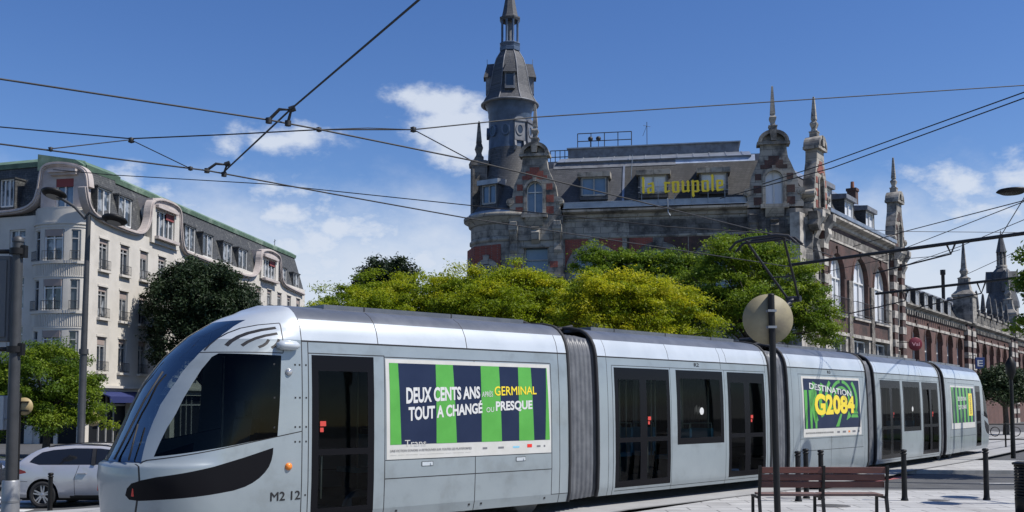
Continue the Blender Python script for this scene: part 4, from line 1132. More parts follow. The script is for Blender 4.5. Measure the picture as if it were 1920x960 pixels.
# dormer and pinnacle on the round corner
Fc = cyl_frame(R(238), 2.2)
dormer(Fc, -.55, .45, 13.45, 14.55, -.02, coup, pane_blue, True, 2, 1.2, wgrey, name='corner_dormer', hoodm=zinc)
pc = at(897, 758, 59.5)
mb = MB(Matrix.Translation((pc.x - P0[0], pc.y - P0[1], 0)))
sq = R(45 + 10)
mb.lathe([(.62, 12.8), (.62, 15.9), (.72, 15.95), (.76, 16.2), (.5, 16.3)], 4, rot=sq, smooth=False)
mb.lathe([(.36, 16.2), (.36, 16.5), (.24, 16.6), (.20, 16.75), (.32, 17.05), (.2, 17.35), (.22, 17.4), (.09, 18.6), (0, 18.75)], 4, rot=sq, smooth=False)
cpart(mb, 'corner_pinnacle', [stone_dark])
# ---------------- side wall along the street
SU = [0.0] + [su(p, 560) for p in (1553, 1585, 1597, 1628, 1637, 1664, 1690)]
zc2 = 12.2
wins = [(su(1556, 520), su(1583.5, 520)), (su(1599, 520), su(1627, 520)), (su(1638, 520), su(1663, 520))]
b0 = [su(1552, 520), (wins[0][1] + wins[1][0]) / 2, (wins[1][1] + wins[2][0]) / 2, su(1665, 520)]
mb = G(FS)
for k, (a, b) in enumerate(wins):
    r = (b - a) / 2
    arch_wall(mb, b0[k], b0[k + 1], 6.05, zc2, a, b, 7.2, 9.4, r * .95, 0, .55, 1, 1)
    arch_wall(mb, b0[k], b0[k + 1], -.1, 6.05, a, b, .6, None, 5.9, 0, .55, 0)
mb.box(b0[3], su(1694, 520), 0, .55, -.1, zc2, 0); mb.box(-1.2, b0[0], 0, .55, -.1, zc2, 0)
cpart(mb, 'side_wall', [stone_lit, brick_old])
mb = G(FS)
for k, (a, b) in enumerate(wins):
    r = (b - a) / 2; arch_ring(mb, (a + b) / 2, 9.4, r, .24, -.05, .1, 1, r * .95)
    mb.box(a - .1, b + .1, -.14, .1, 7.0, 7.2, 0)
    for u_ in ((b0[k] if k else b0[0]), b0[k + 1]): mb.box(u_ - .34, u_ + .34, -.12, .1, -.1, 9.3, 0)
mb.box(b0[0], b0[3], -.10, .1, 5.9, 6.1, 0)
mb.box(b0[0], b0[3], -.05, .1, 11.35, 11.5, 0)
for k in range(46): u_ = b0[0] + (b0[3] - b0[0]) * (k + .5) / 46; mb.box(u_ - .06, u_ + .06, -.08, .05, 11.5, 11.9, 0)
cornice(mb, b0[0] - .3, b0[3], zc2)
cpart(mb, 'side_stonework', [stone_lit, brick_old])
for a, b in wins:
    window(FS, a, b, 7.2, 9.4, coup, (b - a) / 2 * .95, .3, wframe, pane_pale if a > 3 else pane_blue, 3, (.6,), .09)
    window(FS, a + .1, b - .1, .7, None, coup, 5.8, .3, wframe, pane_dark, 2, (.3, .62), .1, 'shop_window')
    mb = G(FS)
    for z in (7.3, 8.1): mb.tube([(a - .15, -.25, z), (b + .15, -.25, z)], .022, 5)
    for k in range(15): u_ = a - .15 + (b - a + .3) * k / 14; mb.tube([(u_, -.25, 7.2), (u_, -.25, 8.1)], .012, 4)
    for u_ in (a - .15, b + .15): mb.tube([(u_, -.25, 8.1), (u_, .05, 8.1)], .02, 4)
    cpart(mb, 'balcony_rail', [iron])
# quoined piers of brick and stone
def quoin(mb, M, u0, u1, z0, z1, n, y0=-.30, y1=.2):
    for k in range(n):
        za, zb_ = z0 + (z1 - z0) * k / n, z0 + (z1 - z0) * (k + 1) / n
        mb.box(u0 - (.0 if k % 2 else .03), u1 + (.0 if k % 2 else .03), y0 + (.03 if k % 2 else 0), y1, za, zb_, k % 2)
for a, b in ((.1, .8), (1.9, 2.6), (su(1668, 520), su(1674, 520)), (su(1683, 520), su(1689, 520))):
    mb = G(FS); quoin(mb, FS, a, b, -.1, 11.6, 24)
    mb.prism([(-.3, 10.9), (-.55, 11.4), (-.5, 11.7), (-.78, 12.1), (-.8, 12.45), (-.3, 12.6)], a + .08, a + .62, 0, 'x')
    cpart(mb, 'quoin_pier', [stone_lit, brick_old])
for a, b in ((.85, 1.85), (su(1675, 520), su(1682, 520))):
    for z0_, z1_ in ((7.2, 10.3), (1.0, 5.6)): window(FS, a + .05, b - .05, z0_, None, coup, z1_, -.06, stone_lit, pane_dark, 1, (.5,), .07, 'narrow_window')
gable(FS, 1.35, 12.55, coup, w=.84, lab='corner gable turned to the side street', proud=-.35, T=.65, sm=stone, bm_=brick, glass=pane_dark)
ug4 = su(1679, 520)
gable(FS, ug4, 12.3, coup, w=.95, lab='far side gable with brick checkers', proud=-.35, T=.65, sm=stone, bm_=brick_old, obel=2.3)
mb = G(FS)                                                          # corner pier between the two streets
for k in range(30):
    q = 1.0 if k % 2 else .94; za = -.1 + k * .42
    mb.prism([(0, .6), (.8 * q, .6), (.8 * q, -.26 * q), (-.05, -.28 * q), (-.83 * q, .35), (-.83 * q, .9)], za, min(za + .42, 12.5), 0 if k % 4 else 1, 'z')
for z0_, z1_ in ((6.6, 8.3), (9.3, 11.0)):
    mb.prism([(-.25, z0_ - .2), (-.5, z0_), (-.62, z0_ + .5), (-.45, z1_ - .4), (-.55, z1_ - .15), (-.3, z1_)], .12, .62, 0, 'x')
mb.prism([(.1, 11.3), (.1, 12.3), (-.5, 12.3), (-.3, 11.9), (-.45, 11.6), (-.2, 11.3)], -.7, -.2, 0, 'y')
cpart(mb, 'corner_pier', [stone_dark, stone])
mb = G(FS)
S0_, S1_ = (.4, 12.75), (1.7, 15.2)
mb.prism([S0_, S1_, (S1_[0] + .3, S1_[1]), (S0_[0] + .3, S0_[1])], 2.7, ug4 - 1.0, 0, 'x')
mb.prism([(1.6, 15.15), (1.75, 15.5), (2.5, 15.75), (9, 15.9), (9, 15.0)], 2.0, ug4 + 1, 1, 'x')
mb.box(2.7, ug4 - 1.2, -.45, .3, 12.75, 12.80, 1); mb.box(2.7, ug4 - 1.2, -.45, -.40, 12.75, 13.0, 1)
cpart(mb, 'side_mansard', [slate_brown, zinc])
for l, r, t, bt in ((1545, 1559, 352, 385), (1584, 1600, 377, 408), (1623, 1638, 398, 428)):
    dormer(FS, su(l, 380, .55), su(r, 380, .55), sz((l + r) / 2, bt, .55), sz((l + r) / 2, t, .55), .55, coup, pane_pale, True, 2, 1.5, wframe, cheek=slate_brown, hoodm=lead, name='side_dormer')
mb = G(FS); u_ = su(1598, 340, 2.6)
mb.box(u_ - .3, u_ + .3, 2.3, 2.9, 15.0, 17.0, 0); mb.box(u_ - .36, u_ + .36, 2.24, 2.96, 16.8, 17.0, 0); mb.lathe([(.14, 17), (.12, 17.5)], 8, (u_, 2.6), 1)
cpart(mb, 'chimney', [brick_old, pm('terracotta', (0.25, 0.10, 0.06), 0.8)])
# core so the building is solid behind its facades
core = [(P0[0] + FM.to_3x3()[0][0] * 0, P0[1])]
pA = FM @ Vector((.6, .45, 0)); pB = FM @ Vector((uG2r - .2, .5, 0)); pC = FS @ Vector((.3, .7, 0)); pD = FS @ Vector((su(1693, 520), .6, 0)); pE = pD + Vector((-13, 9, 0)); pF = FM @ Vector((-.9, 4, 0)) + Vector((-.3, 22, 0)); pG_ = Vector((tc_.x - 2.0, tc_.y + .3, 0))
mb = MB(CI); mb.prism([(p.x, p.y) for p in (pA, pB, pC, pD, pE, pF, pG_)], -.1, 12.8, 0, 'z')
pin = [FM @ Vector((-.2, 1.9, 0)), FM @ Vector((uG2r - 1, 1.95, 0)), FS @ Vector((1.6, 1.9, 0)), FS @ Vector((ug4, 1.9, 0)), pE, pF]
mb.prism([(p.x, p.y) for p in pin], 12.8, 15.4, 0, 'z')
cpart(mb, 'rear_block', [brick_old])
# ================================================================ the long lower wing down the side street
w0 = su(1693, 600)
Wp = FS @ Vector((w0, .15, 0))
FW = frame((Wp.x, Wp.y), (0.575, 0.818))
wing = thing('brick_wing', 'long low red brick arcaded wing with pinnacles and domed far turret, receding down the street', 'building', (Wp.x, Wp.y, 0))
WI = Matrix.Translation((-Wp.x, -Wp.y, 0))
def wu(px, py=650, y=0): return onf(FW, px, py, y)[0]
def wz(px, py, y=0): return onf(FW, px, py, y)[1]
def W(): return MB(WI @ FW)
ZW_ = wz(1720, 588)
print('wing cornice', ZW_, 'u', [round(wu(p), 1) for p in (1717, 1741, 1762, 1781, 1799, 1815, 1830, 1844, 1858, 1872, 1882, 1897, 1908, 1915)])
cents = []
a_, b_ = wu(1717), wu(1799)
for k in range(5): cents.append(a_ + (b_ - a_) * k / 4)
pav1 = (wu(1808), wu(1823))
a_, b_ = wu(1831), wu(1883)
for k in range(5): cents.append(a_ + (b_ - a_) * k / 4)
pav2 = (wu(1891), wu(1902))
step = (b_ - a_) / 4
for k in range(6): cents.append(pav2[1] + step * (k + .7))
bays = []
mb = W(); ring = W()
r = 1.05
ZTOP = ZW_
ztop_arch = wz(1717, 610)
prev = 0.0
for k, c in enumerate(cents):
    nxt = (c + cents[k + 1]) / 2 if k + 1 < len(cents) else c + step / 2
    if k == 4: nxt = pav1[0]
    if k == 9: nxt = pav2[0]
    if k == 5: prev = pav1[1]
    if k == 10: prev = pav2[1]
    arch_wall(mb, prev, nxt, -.1, ZTOP, c - r, c + r, 4.2, ztop_arch - r, None, 0, .6, 0, 0)
    arch_ring(ring, c, ztop_arch - r, r, .22, -.05, .1, 1)
    window(FW, c - r, c + r, 4.2, ztop_arch - r, wing, None, .4, wframe, pane_dark, 2, (.5, .74), .1, 'arched_window', WI)
    ring.box(c - r - .15, c + r + .15, -.14, .1, 4.0, 4.2, 0)
    prev = nxt
WEND = prev
brick_lit = brickmat('sunlit_brick', (0.14, 0.053, 0.038), (0.10, 0.04, 0.03), (0.15, 0.115, 0.10), 0.22, 0.07, 0.010, soot=(0.065, 0.038, 0.032), lo3=0.45, hi3=0.7)  # brighter copy of the sooty brick, sunlight on the wing put into colour
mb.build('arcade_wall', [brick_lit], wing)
ring.box(0, WEND, -.06, .1, ZTOP - 1.0, ZTOP - .8, 0); ring.box(0, WEND, -.06, .1, 3.3, 3.5, 0)
ring.build('arch_stonework', [stone_lit, brick_old], wing)
mb = W(); cornice(mb, 0, WEND, ZTOP, (0,)); 
for k in range(int(WEND / .7)): mb.box(k * .7, k * .7 + .2, -.3, .05, ZTOP - .3, ZTOP + .02, 0)
mb.build('wing_cornice', [stone], wing)
for a, b in (pav1, pav2):
    mb = W()
    for q in range(2):
        x0 = a + (b - a) * (0 if q == 0 else .62); x1 = x0 + (b - a) * .38
        quoin(mb, FW, x0, x1, -.1, ZTOP + .3, 18, -.35, .2)
    mb.box(a + (b - a) * .38, a + (b - a) * .62, -.1, .2, -.1, ZTOP, 1)
    mb.build('striped_pier', [stone_lit, brick_old], wing)
mb = W()
q0, q1 = (.4, ZTOP + .5), (1.5, ZTOP + 2.35)
mb.prism([q0, q1, (q1[0] + .3, q1[1]), (q0[0] + .3, q0[1])], 0, WEND, 0, 'x')
mb.prism([(1.4, q1[1] - .1), (1.5, q1[1] + .2), (6, q1[1] + .7), (6, q1[1] - .1)], 0, WEND, 1, 'x')
mb.box(.2, WEND, .62, 10, -.1, ZTOP + .6, 2); mb.box(.2, WEND, 1.9, 10, ZTOP + .6, q1[1], 2)
mb.build('wing_roof', [slate_brown, lead, brick_old], wing)
for k in range(9):
    u = 1.6 + k * 2.75
    if pav1[0] - 1.2 < u < pav1[1] + .6: continue
    dormer(FW, u - .6, u + .6, ZTOP + .75, ZTOP + 1.95, .5, wing, pane_pale, False, 2, 1.0, wframe, WI, slate_brown, hoodm=lead)
mb = W()                                                            # balustrade and small obelisks further on
ub = pav1[1]
mb.box(ub, WEND, -.2, .1, ZTOP + .5, ZTOP + .7, 0); mb.box(ub, WEND, -.2, .1, ZTOP + 1.5, ZTOP + 1.7, 0)
for k in range(int((WEND - ub) / .4)): mb.box(ub + k * .4, ub + k * .4 + .2, -.14, .04, ZTOP + .7, ZTOP + 1.5, 0)
mb.build('balustrade', [stone], wing)
for k in range(8):
    u = pav1[1] + 2.2 + k * 3.1
    mb = MB(WI @ FW @ Matrix.Translation((u, -.05, 0)))
    mb.lathe([(.4, ZTOP + 1.4), (.4, ZTOP + 1.9), (.24, ZTOP + 2.0), (.3, ZTOP + 2.2), (.12, ZTOP + 3.6), (0, ZTOP + 3.8)], 4, rot=R(45), smooth=False)
    mb.build('obelisk', [stone_dark], wing)
for a, b in (pav1, pav2):
    u = (a + b) / 2
    mb = MB(WI @ FW @ Matrix.Translation((u, 0.2, 0)))
    z = ZTOP + .4
    mb.lathe([(1.15, z), (1.15, z + 2.3), (1.3, z + 2.4), (1.3, z + 2.6), (.8, z + 3.0), (.62, z + 3.6), (.62, z + 4.0), (.7, z + 4.1), (.4, z + 4.2), (.3, z + 4.4), (.46, z + 4.7), (.3, z + 5.0), (.30, z + 5.1), (.1, z + 7.3), (0, z + 7.5)], 4, rot=R(45), smooth=False)
    mb.build('gable_pinnacle', [stone], wing)
mb = W(); u = wu(1768, 520, 3); z = ZTOP + 2.5
mb.lathe([(.16, z), (.16, z + 3.0), (.24, z + 3.05), (.24, z + 3.5)], 10, (u, 3)); mb.build('flue', [iron], wing)
mb = W(); u = wu(1782, 540, 3); mb.lathe([(.3, z), (.3, z + .7), (.45, z + .9), (.3, z + 1.15), (0, z + 1.2)], 12, (u, 3)); mb.build('roof_cowl', [lead], wing)
# domed turret at the far corner
u, y = wu(1881, 600, 2.5), 2.5
s = (wu(1881 + 10, 600, 2.5) - wu(1881, 600, 2.5))
dist = (FW @ Vector((u, y, 0))).y
pxm = dist / 1900
zt = lambda py: EYE + (758 - py) * pxm * 1.0
mb = MB(WI @ FW @ Matrix.Translation((u, y, 0)))
rr = lambda px: px * pxm
mb.lathe([(rr(27), 6), (rr(27), zt(575))], 20, mat=1)
mb.lathe([(rr(30), zt(577)), (rr(29), zt(566)), (rr(24), zt(548)), (rr(22), zt(530)), (rr(17), zt(510)), (rr(9), zt(501))], 8, mat=0, rot=R(22.5), smooth=False)
for k in range(8): a = R(45 * k + 22.5); mb.lathe([(rr(1.6), zt(502)), (rr(1.6), zt(472))], 6, (rr(7) * math.cos(a), rr(7) * math.sin(a)), 1)
mb.lathe([(rr(4), zt(502)), (rr(4), zt(470))], 8, mat=2)
mb.lathe([(rr(10), zt(501)), (rr(10), zt(497)), (rr(6), zt(496))], 8, mat=1)
mb.lathe([(rr(9.5), zt(472)), (rr(8), zt(465)), (rr(4), zt(445)), (rr(1), zt(435)), (rr(.6), zt(430))], 8, mat=0, smooth=False)
for k in range(4):
    a = R(90 * k + 20); mb.M = WI @ FW @ Matrix.Translation((u, y, 0)) @ Matrix.Rotation(a, 4, 'Z')
    mb.box(rr(18), rr(27), -rr(6), rr(6), zt(548), zt(524), 0); mb.prism([(-rr(7), zt(524)), (rr(7), zt(524)), (0, zt(508))], rr(10), rr(28), 0, 'x')
mb.build('far_turret', [slate, stone, lead], wing)
# ================================================================ pale rendered apartment building on the left
render_w = pm('cream_render', (0.56, 0.53, 0.475), 0.9, col2=(0.45, 0.425, 0.38), scale=0.7, detail=8, lo=0.42, hi=0.75, bump=0.15, bscale=20)
pink = pm('pink_moulding', (0.47, 0.42, 0.395), 0.85, col2=(0.35, 0.305, 0.285), scale=1.5, detail=7, lo=0.42, hi=0.72, bump=0.15, bscale=15)
copper = pm('green_copper', (0.115, 0.19, 0.13), 0.7, col2=(0.075, 0.13, 0.09), scale=1.5, col3=(0.28, 0.36, 0.28), scale3=0.5, lo3=0.52, hi3=0.7)
slate_dk = brickmat('mottled_slate', (0.075, 0.078, 0.078), (0.045, 0.048, 0.05), (0.02, 0.02, 0.022), 0.24, 0.14, 0.012, soot=(0.15, 0.15, 0.14), rough=0.7, lo3=0.56, hi3=0.70, scale3=2.6)
curtain = pm('curtained_glass', (0.30, 0.32, 0.34), 0.12, spec=0.8, col2=(0.05, 0.06, 0.07), scale=1.3, detail=2, lo=0.42, hi=0.52)
blindred = pm('red_blind', (0.22, 0.05, 0.05), 0.8)
blindtan = pm('brown_blind', (0.30, 0.245, 0.22), 0.8)
shopdark = pm('shop_glass', (0.014, 0.016, 0.019), 0.5, spec=0.05)
pR = at(161, 758, 61.8); FR = frame((pR.x, pR.y), (0.129, 1.0))
pL = at(56, 758, 62.6); FC = frame((pL.x, pL.y), (pR.x - pL.x, pR.y - pL.y))
FL = frame((pL.x - 20 * .95, pL.y + 20 * .31), (0.95, -0.31))
LB = (pR.x, pR.y); BZ = -.56
left = thing('apartment_building', 'pale art deco apartment block with curved pink gables and green copper roof edge', 'building', (LB[0], LB[1], BZ))
LI = Matrix.Translation((-LB[0], -LB[1], -BZ))
def L(M): return MB(LI @ M)
def ru(px, py=500, y=0): return onf(FR, px, py, y)[0]
def rz_(px, py, y=0): return onf(FR, px, py, y)[1]
UE = ru(572)
rows = [(rz_(194, 507), rz_(194, 448)), (rz_(194, 597), rz_(194, 538)), (rz_(194, 697), rz_(194, 632))]
ZE = rz_(267, 441)
print('left rows', [tuple(round(q, 2) for q in r) for r in rows], 'eaves', round(ZE, 2), 'UE', round(UE, 2), [round(ru(p), 2) for p in (186, 203, 226, 243, 283, 302, 287, 344, 492, 527)])
u1 = (ru(186, 480), ru(203, 480)); u2 = (ru(226, 480), ru(243, 480)); sp = u2[0] - u1[0]; ww = u1[1] - u1[0]
cols = []; u = u1[0]
while u + ww < UE - .4: cols.append((u, u + ww)); u += sp
mb = L(FR)
prev = 0
for k, (a, b) in enumerate(cols):
    nxt = (b + cols[k + 1][0]) / 2 if k + 1 < len(cols) else UE
    zlo = rows[2][0] - .9
    zcuts = [zlo, (rows[2][1] + rows[1][0]) / 2, (rows[1][1] + rows[0][0]) / 2, ZE]
    for q, (zs, zt) in enumerate((rows[2], rows[1], rows[0])):
        arch_wall(mb, prev, nxt, zcuts[q], zcuts[q + 1], a, b, zs, None, zt, 0, .35, 0)
        w_ = window(FR, a, b, zs, None, left, zt, .16, wgrey, curtain if (k + q) % 3 else pane_dark, 2, (.74,), .08, 'window', LI)
        sill = L(FR); sill.box(a - .14, b + .14, -.22, .02, zs - .14, zs, 0); sill.build('sill', [render_w], w_); sill = L(FR); sill.box(a - .1, b + .1, -.05, .02, zt, zt + .12, 0); sill.build('lintel', [render_w], w_)
        bl = L(FR); bl.box(a + .05, b - .05, .10, .14, zt - (.3 if (k * 3 + q) % 4 else .5), zt, 0); bl.build('roller_blind', blindtan, w_)
        g_ = L(FR)
        for z in (zs + .08, zs + .62): g_.tube([(a - .06, -.16, z), (b + .06, -.16, z)], .02, 4)
        for i in range(9): x = a - .06 + (b - a + .12) * i / 8; g_.tube([(x, -.16, zs), (x, -.16, zs + .62)], .012, 4)
        g_.build('window_guard', iron, w_)
    prev = nxt
mb.build('street_wall', [render_w], left)
# ground floor with shop fronts
zg = rows[2][0] - .9
mb = L(FR); gl = L(FR)
mb.box(0, UE, .0, .35, zg - .5, zg, 0); mb.box(0, UE, -.25, .0, zg - .12, zg + .04, 0)
n = 7
for k in range(n + 1):
    u = UE * k / n; mb.box(max(u - .35, 0), u + .35, -.02, .35, BZ, zg - .5, 0)
gl.box(0, UE, .32, .36, BZ, zg - .5, 0)
for k in range(n):
    u = UE * (k + .5) / n
    for f in (-.9, 0, .9): gl.box(u + f - .05, u + f + .05, .24, .32, BZ, zg - .5, 1)
    gl.box(UE * k / n, UE * (k + 1) / n, .25, .32, 1.75, 1.87, 1)
mb.build('shop_wall', [render_w], left); gl.build('shop_window', [shopdark, wgrey], left)
mb = L(FR); mb.prism([(-.9, 1.95), (-.92, 2.35), (.05, 2.7), (.05, 2.62), (-.85, 2.3)], 1.2, 6.2, 0, 'x'); mb.build('awning', pm('awning_blue', (0.015, 0.025, 0.11), 0.8), left)
# chamfered corner with the round bay, and the wall on the far left
W_C = math.hypot(pR.x - pL.x, pR.y - pL.y)
cz_ = lambda px, py: onf(FC, px, py, -.6)[1]
brow = [(cz_(111, 490), cz_(111, 431)), (cz_(111, 583), cz_(111, 524)), (cz_(111, 680), cz_(111, 620))]
zbt = cz_(111, 421)
mb = L(FC); mb.box(0, W_C, .02, .4, BZ + 2.9, ZE + .6, 0)
for a, b in ((.3, .7), (1.7, 1.95), (W_C - .6, W_C - .3)): mb.box(a, b, .0, .4, BZ, BZ + 2.9, 0)
gd = L(FC); gd.box(.3, W_C - .3, .1, .16, BZ, BZ + 2.9, 0); gd.box(.7, W_C - .6, .04, .1, BZ + 2.1, BZ + 2.2, 1); gd.build('shop_window', [shopdark, wgrey], left)  # dark pane also carries the arcade shade of the shop opening

mb.box(-.04, .3, -.12, .3, BZ, ZE + .2, 0); mb.box(W_C - .3, W_C + .02, -.12, .3, BZ, ZE + .2, 0)
mb.build('chamfer_wall', [render_w], left)
cx, rx, ry = W_C / 2, W_C / 2 - .12, .95
def bp(f, k=1.0): f = max(-1, min(1, f)); return (cx + rx * f * k, -ry * math.sqrt(max(0, 1 - f * f)) * k + .05)
breaks = [-1, -.86, -.54, -.34, .40, .62, .88, 1]
def bayband(mb, z0, z1, k=1.0, mat=0, f0=-1, f1=1, n=28):
    P = [bp(f0 + (f1 - f0) * i / n, k) for i in range(n + 1)]; Q = [bp(f0 + (f1 - f0) * i / n, k - .16) for i in range(n + 1)]
    for i in range(n): mb.prism([P[i], P[i + 1], Q[i + 1], Q[i]], z0, z1, mat, 'z')
mb = L(FC)
zc = [BZ + 3.2] + [v for r in brow[::-1] for v in r] + [zbt]
for q in range(len(zc) - 1):
    if q % 2 == 0: bayband(mb, zc[q], zc[q + 1])
    else:
        for f0, f1 in ((-1, -.86), (-.54, -.34), (.40, .62), (.88, 1)): bayband(mb, zc[q], zc[q + 1], 1.0, 0, f0, f1, 5)
for zs, zt in brow:
    bayband(mb, zs - .16, zs + .02, 1.09); bayband(mb, zt + .14, zt + .22, 1.03)
    for i in range(40):
        f = math.sin(-math.pi / 2 * .97 + math.pi * .97 * i / 39); x, y = bp(f, 1.02); mb.box(x - .025, x + .025, y - .02, y + .05, zs - .95, zs - .16, 0)
bayband(mb, zbt, zbt + .12, 1.06); bayband(mb, zbt + .12, zbt + 1.0, .96)
mb.prism([bp(-1 + 2 * i / 28, .97) for i in range(29)], zbt + 1.0, zbt + 1.06, 0, 'z')
bw = mb.build('round_bay', [render_w], left)
for r_, (zs, zt) in enumerate(brow):
    for f0, f1 in ((-.86, -.54), (-.34, .40), (.62, .88)):
        a, b = bp(f0, .93), bp(f1, .93); d = Vector((b[0] - a[0], b[1] - a[1], 0)); wl = d.length
        Fw = FC @ frame(a, (d.x, d.y))
        w_ = window(Fw, .02, wl - .02, zs, None, bw, zt, .0, wframe if f0 == -.34 else wgrey, curtain if f0 == -.34 else pane_dark, 2 if f0 == -.34 else 1, (.72,), .07, 'bay_window', LI)
        if f0 == -.34: bl = L(Fw); bl.box(.05, wl - .05, -.10, -.055, zt - .42, zt, 0); bl.build('roller_blind', blindtan, w_)
        g_ = L(Fw)
        for z in (zs + .1, zs + .6): g_.tube([(0, -.32, z), (wl, -.32, z)], .02, 4)
        for i in range(7): g_.tube([(wl * i / 6, -.32, zs), (wl * i / 6, -.32, zs + .6)], .012, 4)
        g_.build('window_guard', iron, w_)
lz = lambda px, py: onf(FL, px, py)[1]
lu = lambda px, py=500: onf(FL, px, py)[0]
mb = L(FL); lw = [(lu(-26), lu(-4)), (lu(2), lu(22))]
prev = -25
lrows = [(lz(10, 672), lz(10, 612)), (lz(10, 580), lz(10, 520)), (lz(10, 487), lz(10, 432))]
ws_ = [(19.5 - 3.4 * k - 1.5, 19.5 - 3.4 * k - .25) for k in range(6)][::-1]
zcuts = [BZ, (lrows[0][1] + lrows[1][0]) / 2, (lrows[1][1] + lrows[2][0]) / 2, ZE + .3]
for k, (a, b) in enumerate(ws_):
    nxt = (b + ws_[k + 1][0]) / 2 if k + 1 < len(ws_) else 20
    for q, (zs, zt) in enumerate(lrows):
        arch_wall(mb, prev, nxt, zcuts[q], zcuts[q + 1], a, b, zs, None, zt, 0, .35, 0)
        if k > 2: window(FL, a, b, zs, None, left, zt, .16, wframe, curtain, 2, (.74,), .08, 'window', LI)
    prev = nxt
mb.build('return_wall', [render_w], left)
gd = L(FL)
for k in range(5): gd.box(19.6 - 2.8 * k - 2.4, 19.6 - 2.8 * k, -.02, .0, BZ, BZ + 2.6, 0); gd.box(19.6 - 2.8 * k - 1.25, 19.6 - 2.8 * k - 1.15, -.05, -.02, BZ, BZ + 2.6, 1)
gd.build('shop_window', [shopdark, wgrey], left)  # dark sheets on the wall: arcade and tree shade as well as shop fronts
# mansards, copper edge
zT = rz_(430, 415, 1.3)
zT = rz_(300, 373, 1.2)
mb = L(FR)
mb.prism([(.1, ZE - .1), (.55, ZE + 1.4), (1.2, zT), (1.5, zT), (1.5, ZE - .1)], .2, UE, 0, 'x')
M_ = L(FL); 
zTL = lz(20, 300)
M_.prism([(.1, ZE + .1), (.5, ZE + 1.4), (1.1, zTL), (1.4, zTL), (1.4, ZE)], -25, 20.3, 0, 'x'); mb.v += M_.v; k0 = len(mb.v) - len(M_.v); mb.f += [tuple(i + k0 for i in f) for f in M_.f]; mb.m += M_.m; mb.sm += M_.sm
zTC = zTL - .42
M_ = L(FC); M_.add([(-.1, .1, ZE), (W_C - .15, .1, ZE), (W_C - .55, .5, ZE + 1.4), (-.3, .5, ZE + 1.4), (W_C - 1.15, 1.1, zTC), (-.5, 1.1, zTC), (W_C - 1.15, 4, zTC), (W_C - .15, 4, ZE), (W_C - .55, 4, ZE + 1.4)], [(0, 1, 2, 3), (3, 2, 4, 5), (1, 7, 8, 2), (2, 8, 6, 4)]); k0 = len(mb.v); mb.v += M_.v; mb.f += [tuple(i + k0 for i in f) for f in M_.f]; mb.m += M_.m; mb.sm += M_.sm
mb.build('mansard_roof', [slate_dk], left)
mb = L(FR)
mb.prism([(1.02, zT - .28), (.95, zT + .02), (1.5, zT + .35), (4.0, zT + .75), (4, zT - .3)], .6, UE + .1, 0, 'x')
M_ = L(FL); M_.prism([(.95, zTL - .3), (.88, zTL), (1.5, zTL + .35), (4, zTL + .7), (4, zTL - .3)], -25, 20.2, 0, 'x'); k0 = len(mb.v); mb.v += M_.v; mb.f += [tuple(i + k0 for i in f) for f in M_.f]; mb.m += M_.m; mb.sm += M_.sm
M_ = L(FC); M_.add([(-.7, 2.2, zTC - .3), (W_C - 1.05, .95, zTC - .3), (W_C - .95, .85, zTC + .02), (-.7, 2.2, zTC + .02), (W_C - 1.5, 1.4, zTC + .38), (-.7, 3.0, zTC + .3), (W_C - 1.05, 4.5, zTC - .3), (W_C - .95, 4.5, zTC + .02), (W_C - 1.5, 4.5, zTC + .38)], [(0, 1, 2, 3), (3, 2, 4, 5), (1, 6, 7, 2), (2, 7, 8, 4), (5, 4, 8)]); k0 = len(mb.v); mb.v += M_.v; mb.f += [tuple(i + k0 for i in f) for f in M_.f]; mb.m += M_.m; mb.sm += M_.sm
mb.build('copper_roof_edge', [copper], left)
# curved pink gables with their moulding sweeping down to the eaves
def sweep(M, px_path, y, t, w=.34, conv=None):
    P = [conv(*p) for p in px_path]; out = []
    # smooth
    for _ in range(2):
        q = [P[0]]
        for a, b in zip(P, P[1:]): q += [(a[0] * .75 + b[0] * .25, a[1] * .75 + b[1] * .25), (a[0] * .25 + b[0] * .75, a[1] * .25 + b[1] * .75)]
        P = q + [P[-1]]
    rb = ribbon(P, w); n = len(P)
    return P, [(rb[i], rb[i + 1], rb[2 * n - 2 - i], rb[2 * n - 1 - i]) for i in range(n - 1)]
def moulding(mb, M, path, conv, y=-.24, back=.25):
    P, quads = sweep(M, path, y, .3, .27, conv)
    for q in quads: mb.prism(list(q), y, back, 0)
    P, quads = sweep(M, path, y, .3, .09, conv)
    for q in quads: mb.prism(list(q), y - .10, y + .01, 0)
    return P
def fill(mb, P, zb, y0, y1, mat=0):
    for (xa, za), (xb, zb2) in zip(P, P[1:]):
        if abs(xb - xa) < .004: continue
        mb.prism([(xa, zb), (xb, zb), (xb, zb2), (xa, za)], y0, y1, mat)
cc = lambda px, py: onf(FC, px, py, -.3)
cr = lambda px, py: onf(FR, px, py, -.3)
mb = L(FC)
path = [(66, 368), (71, 350), (74, 328), (78, 313), (92, 307), (115, 306), (140, 310), (156, 318), (161, 328), (163, 350)]
P = moulding(mb, FC, path, cc)
base_z = cc(111, 402)[1]
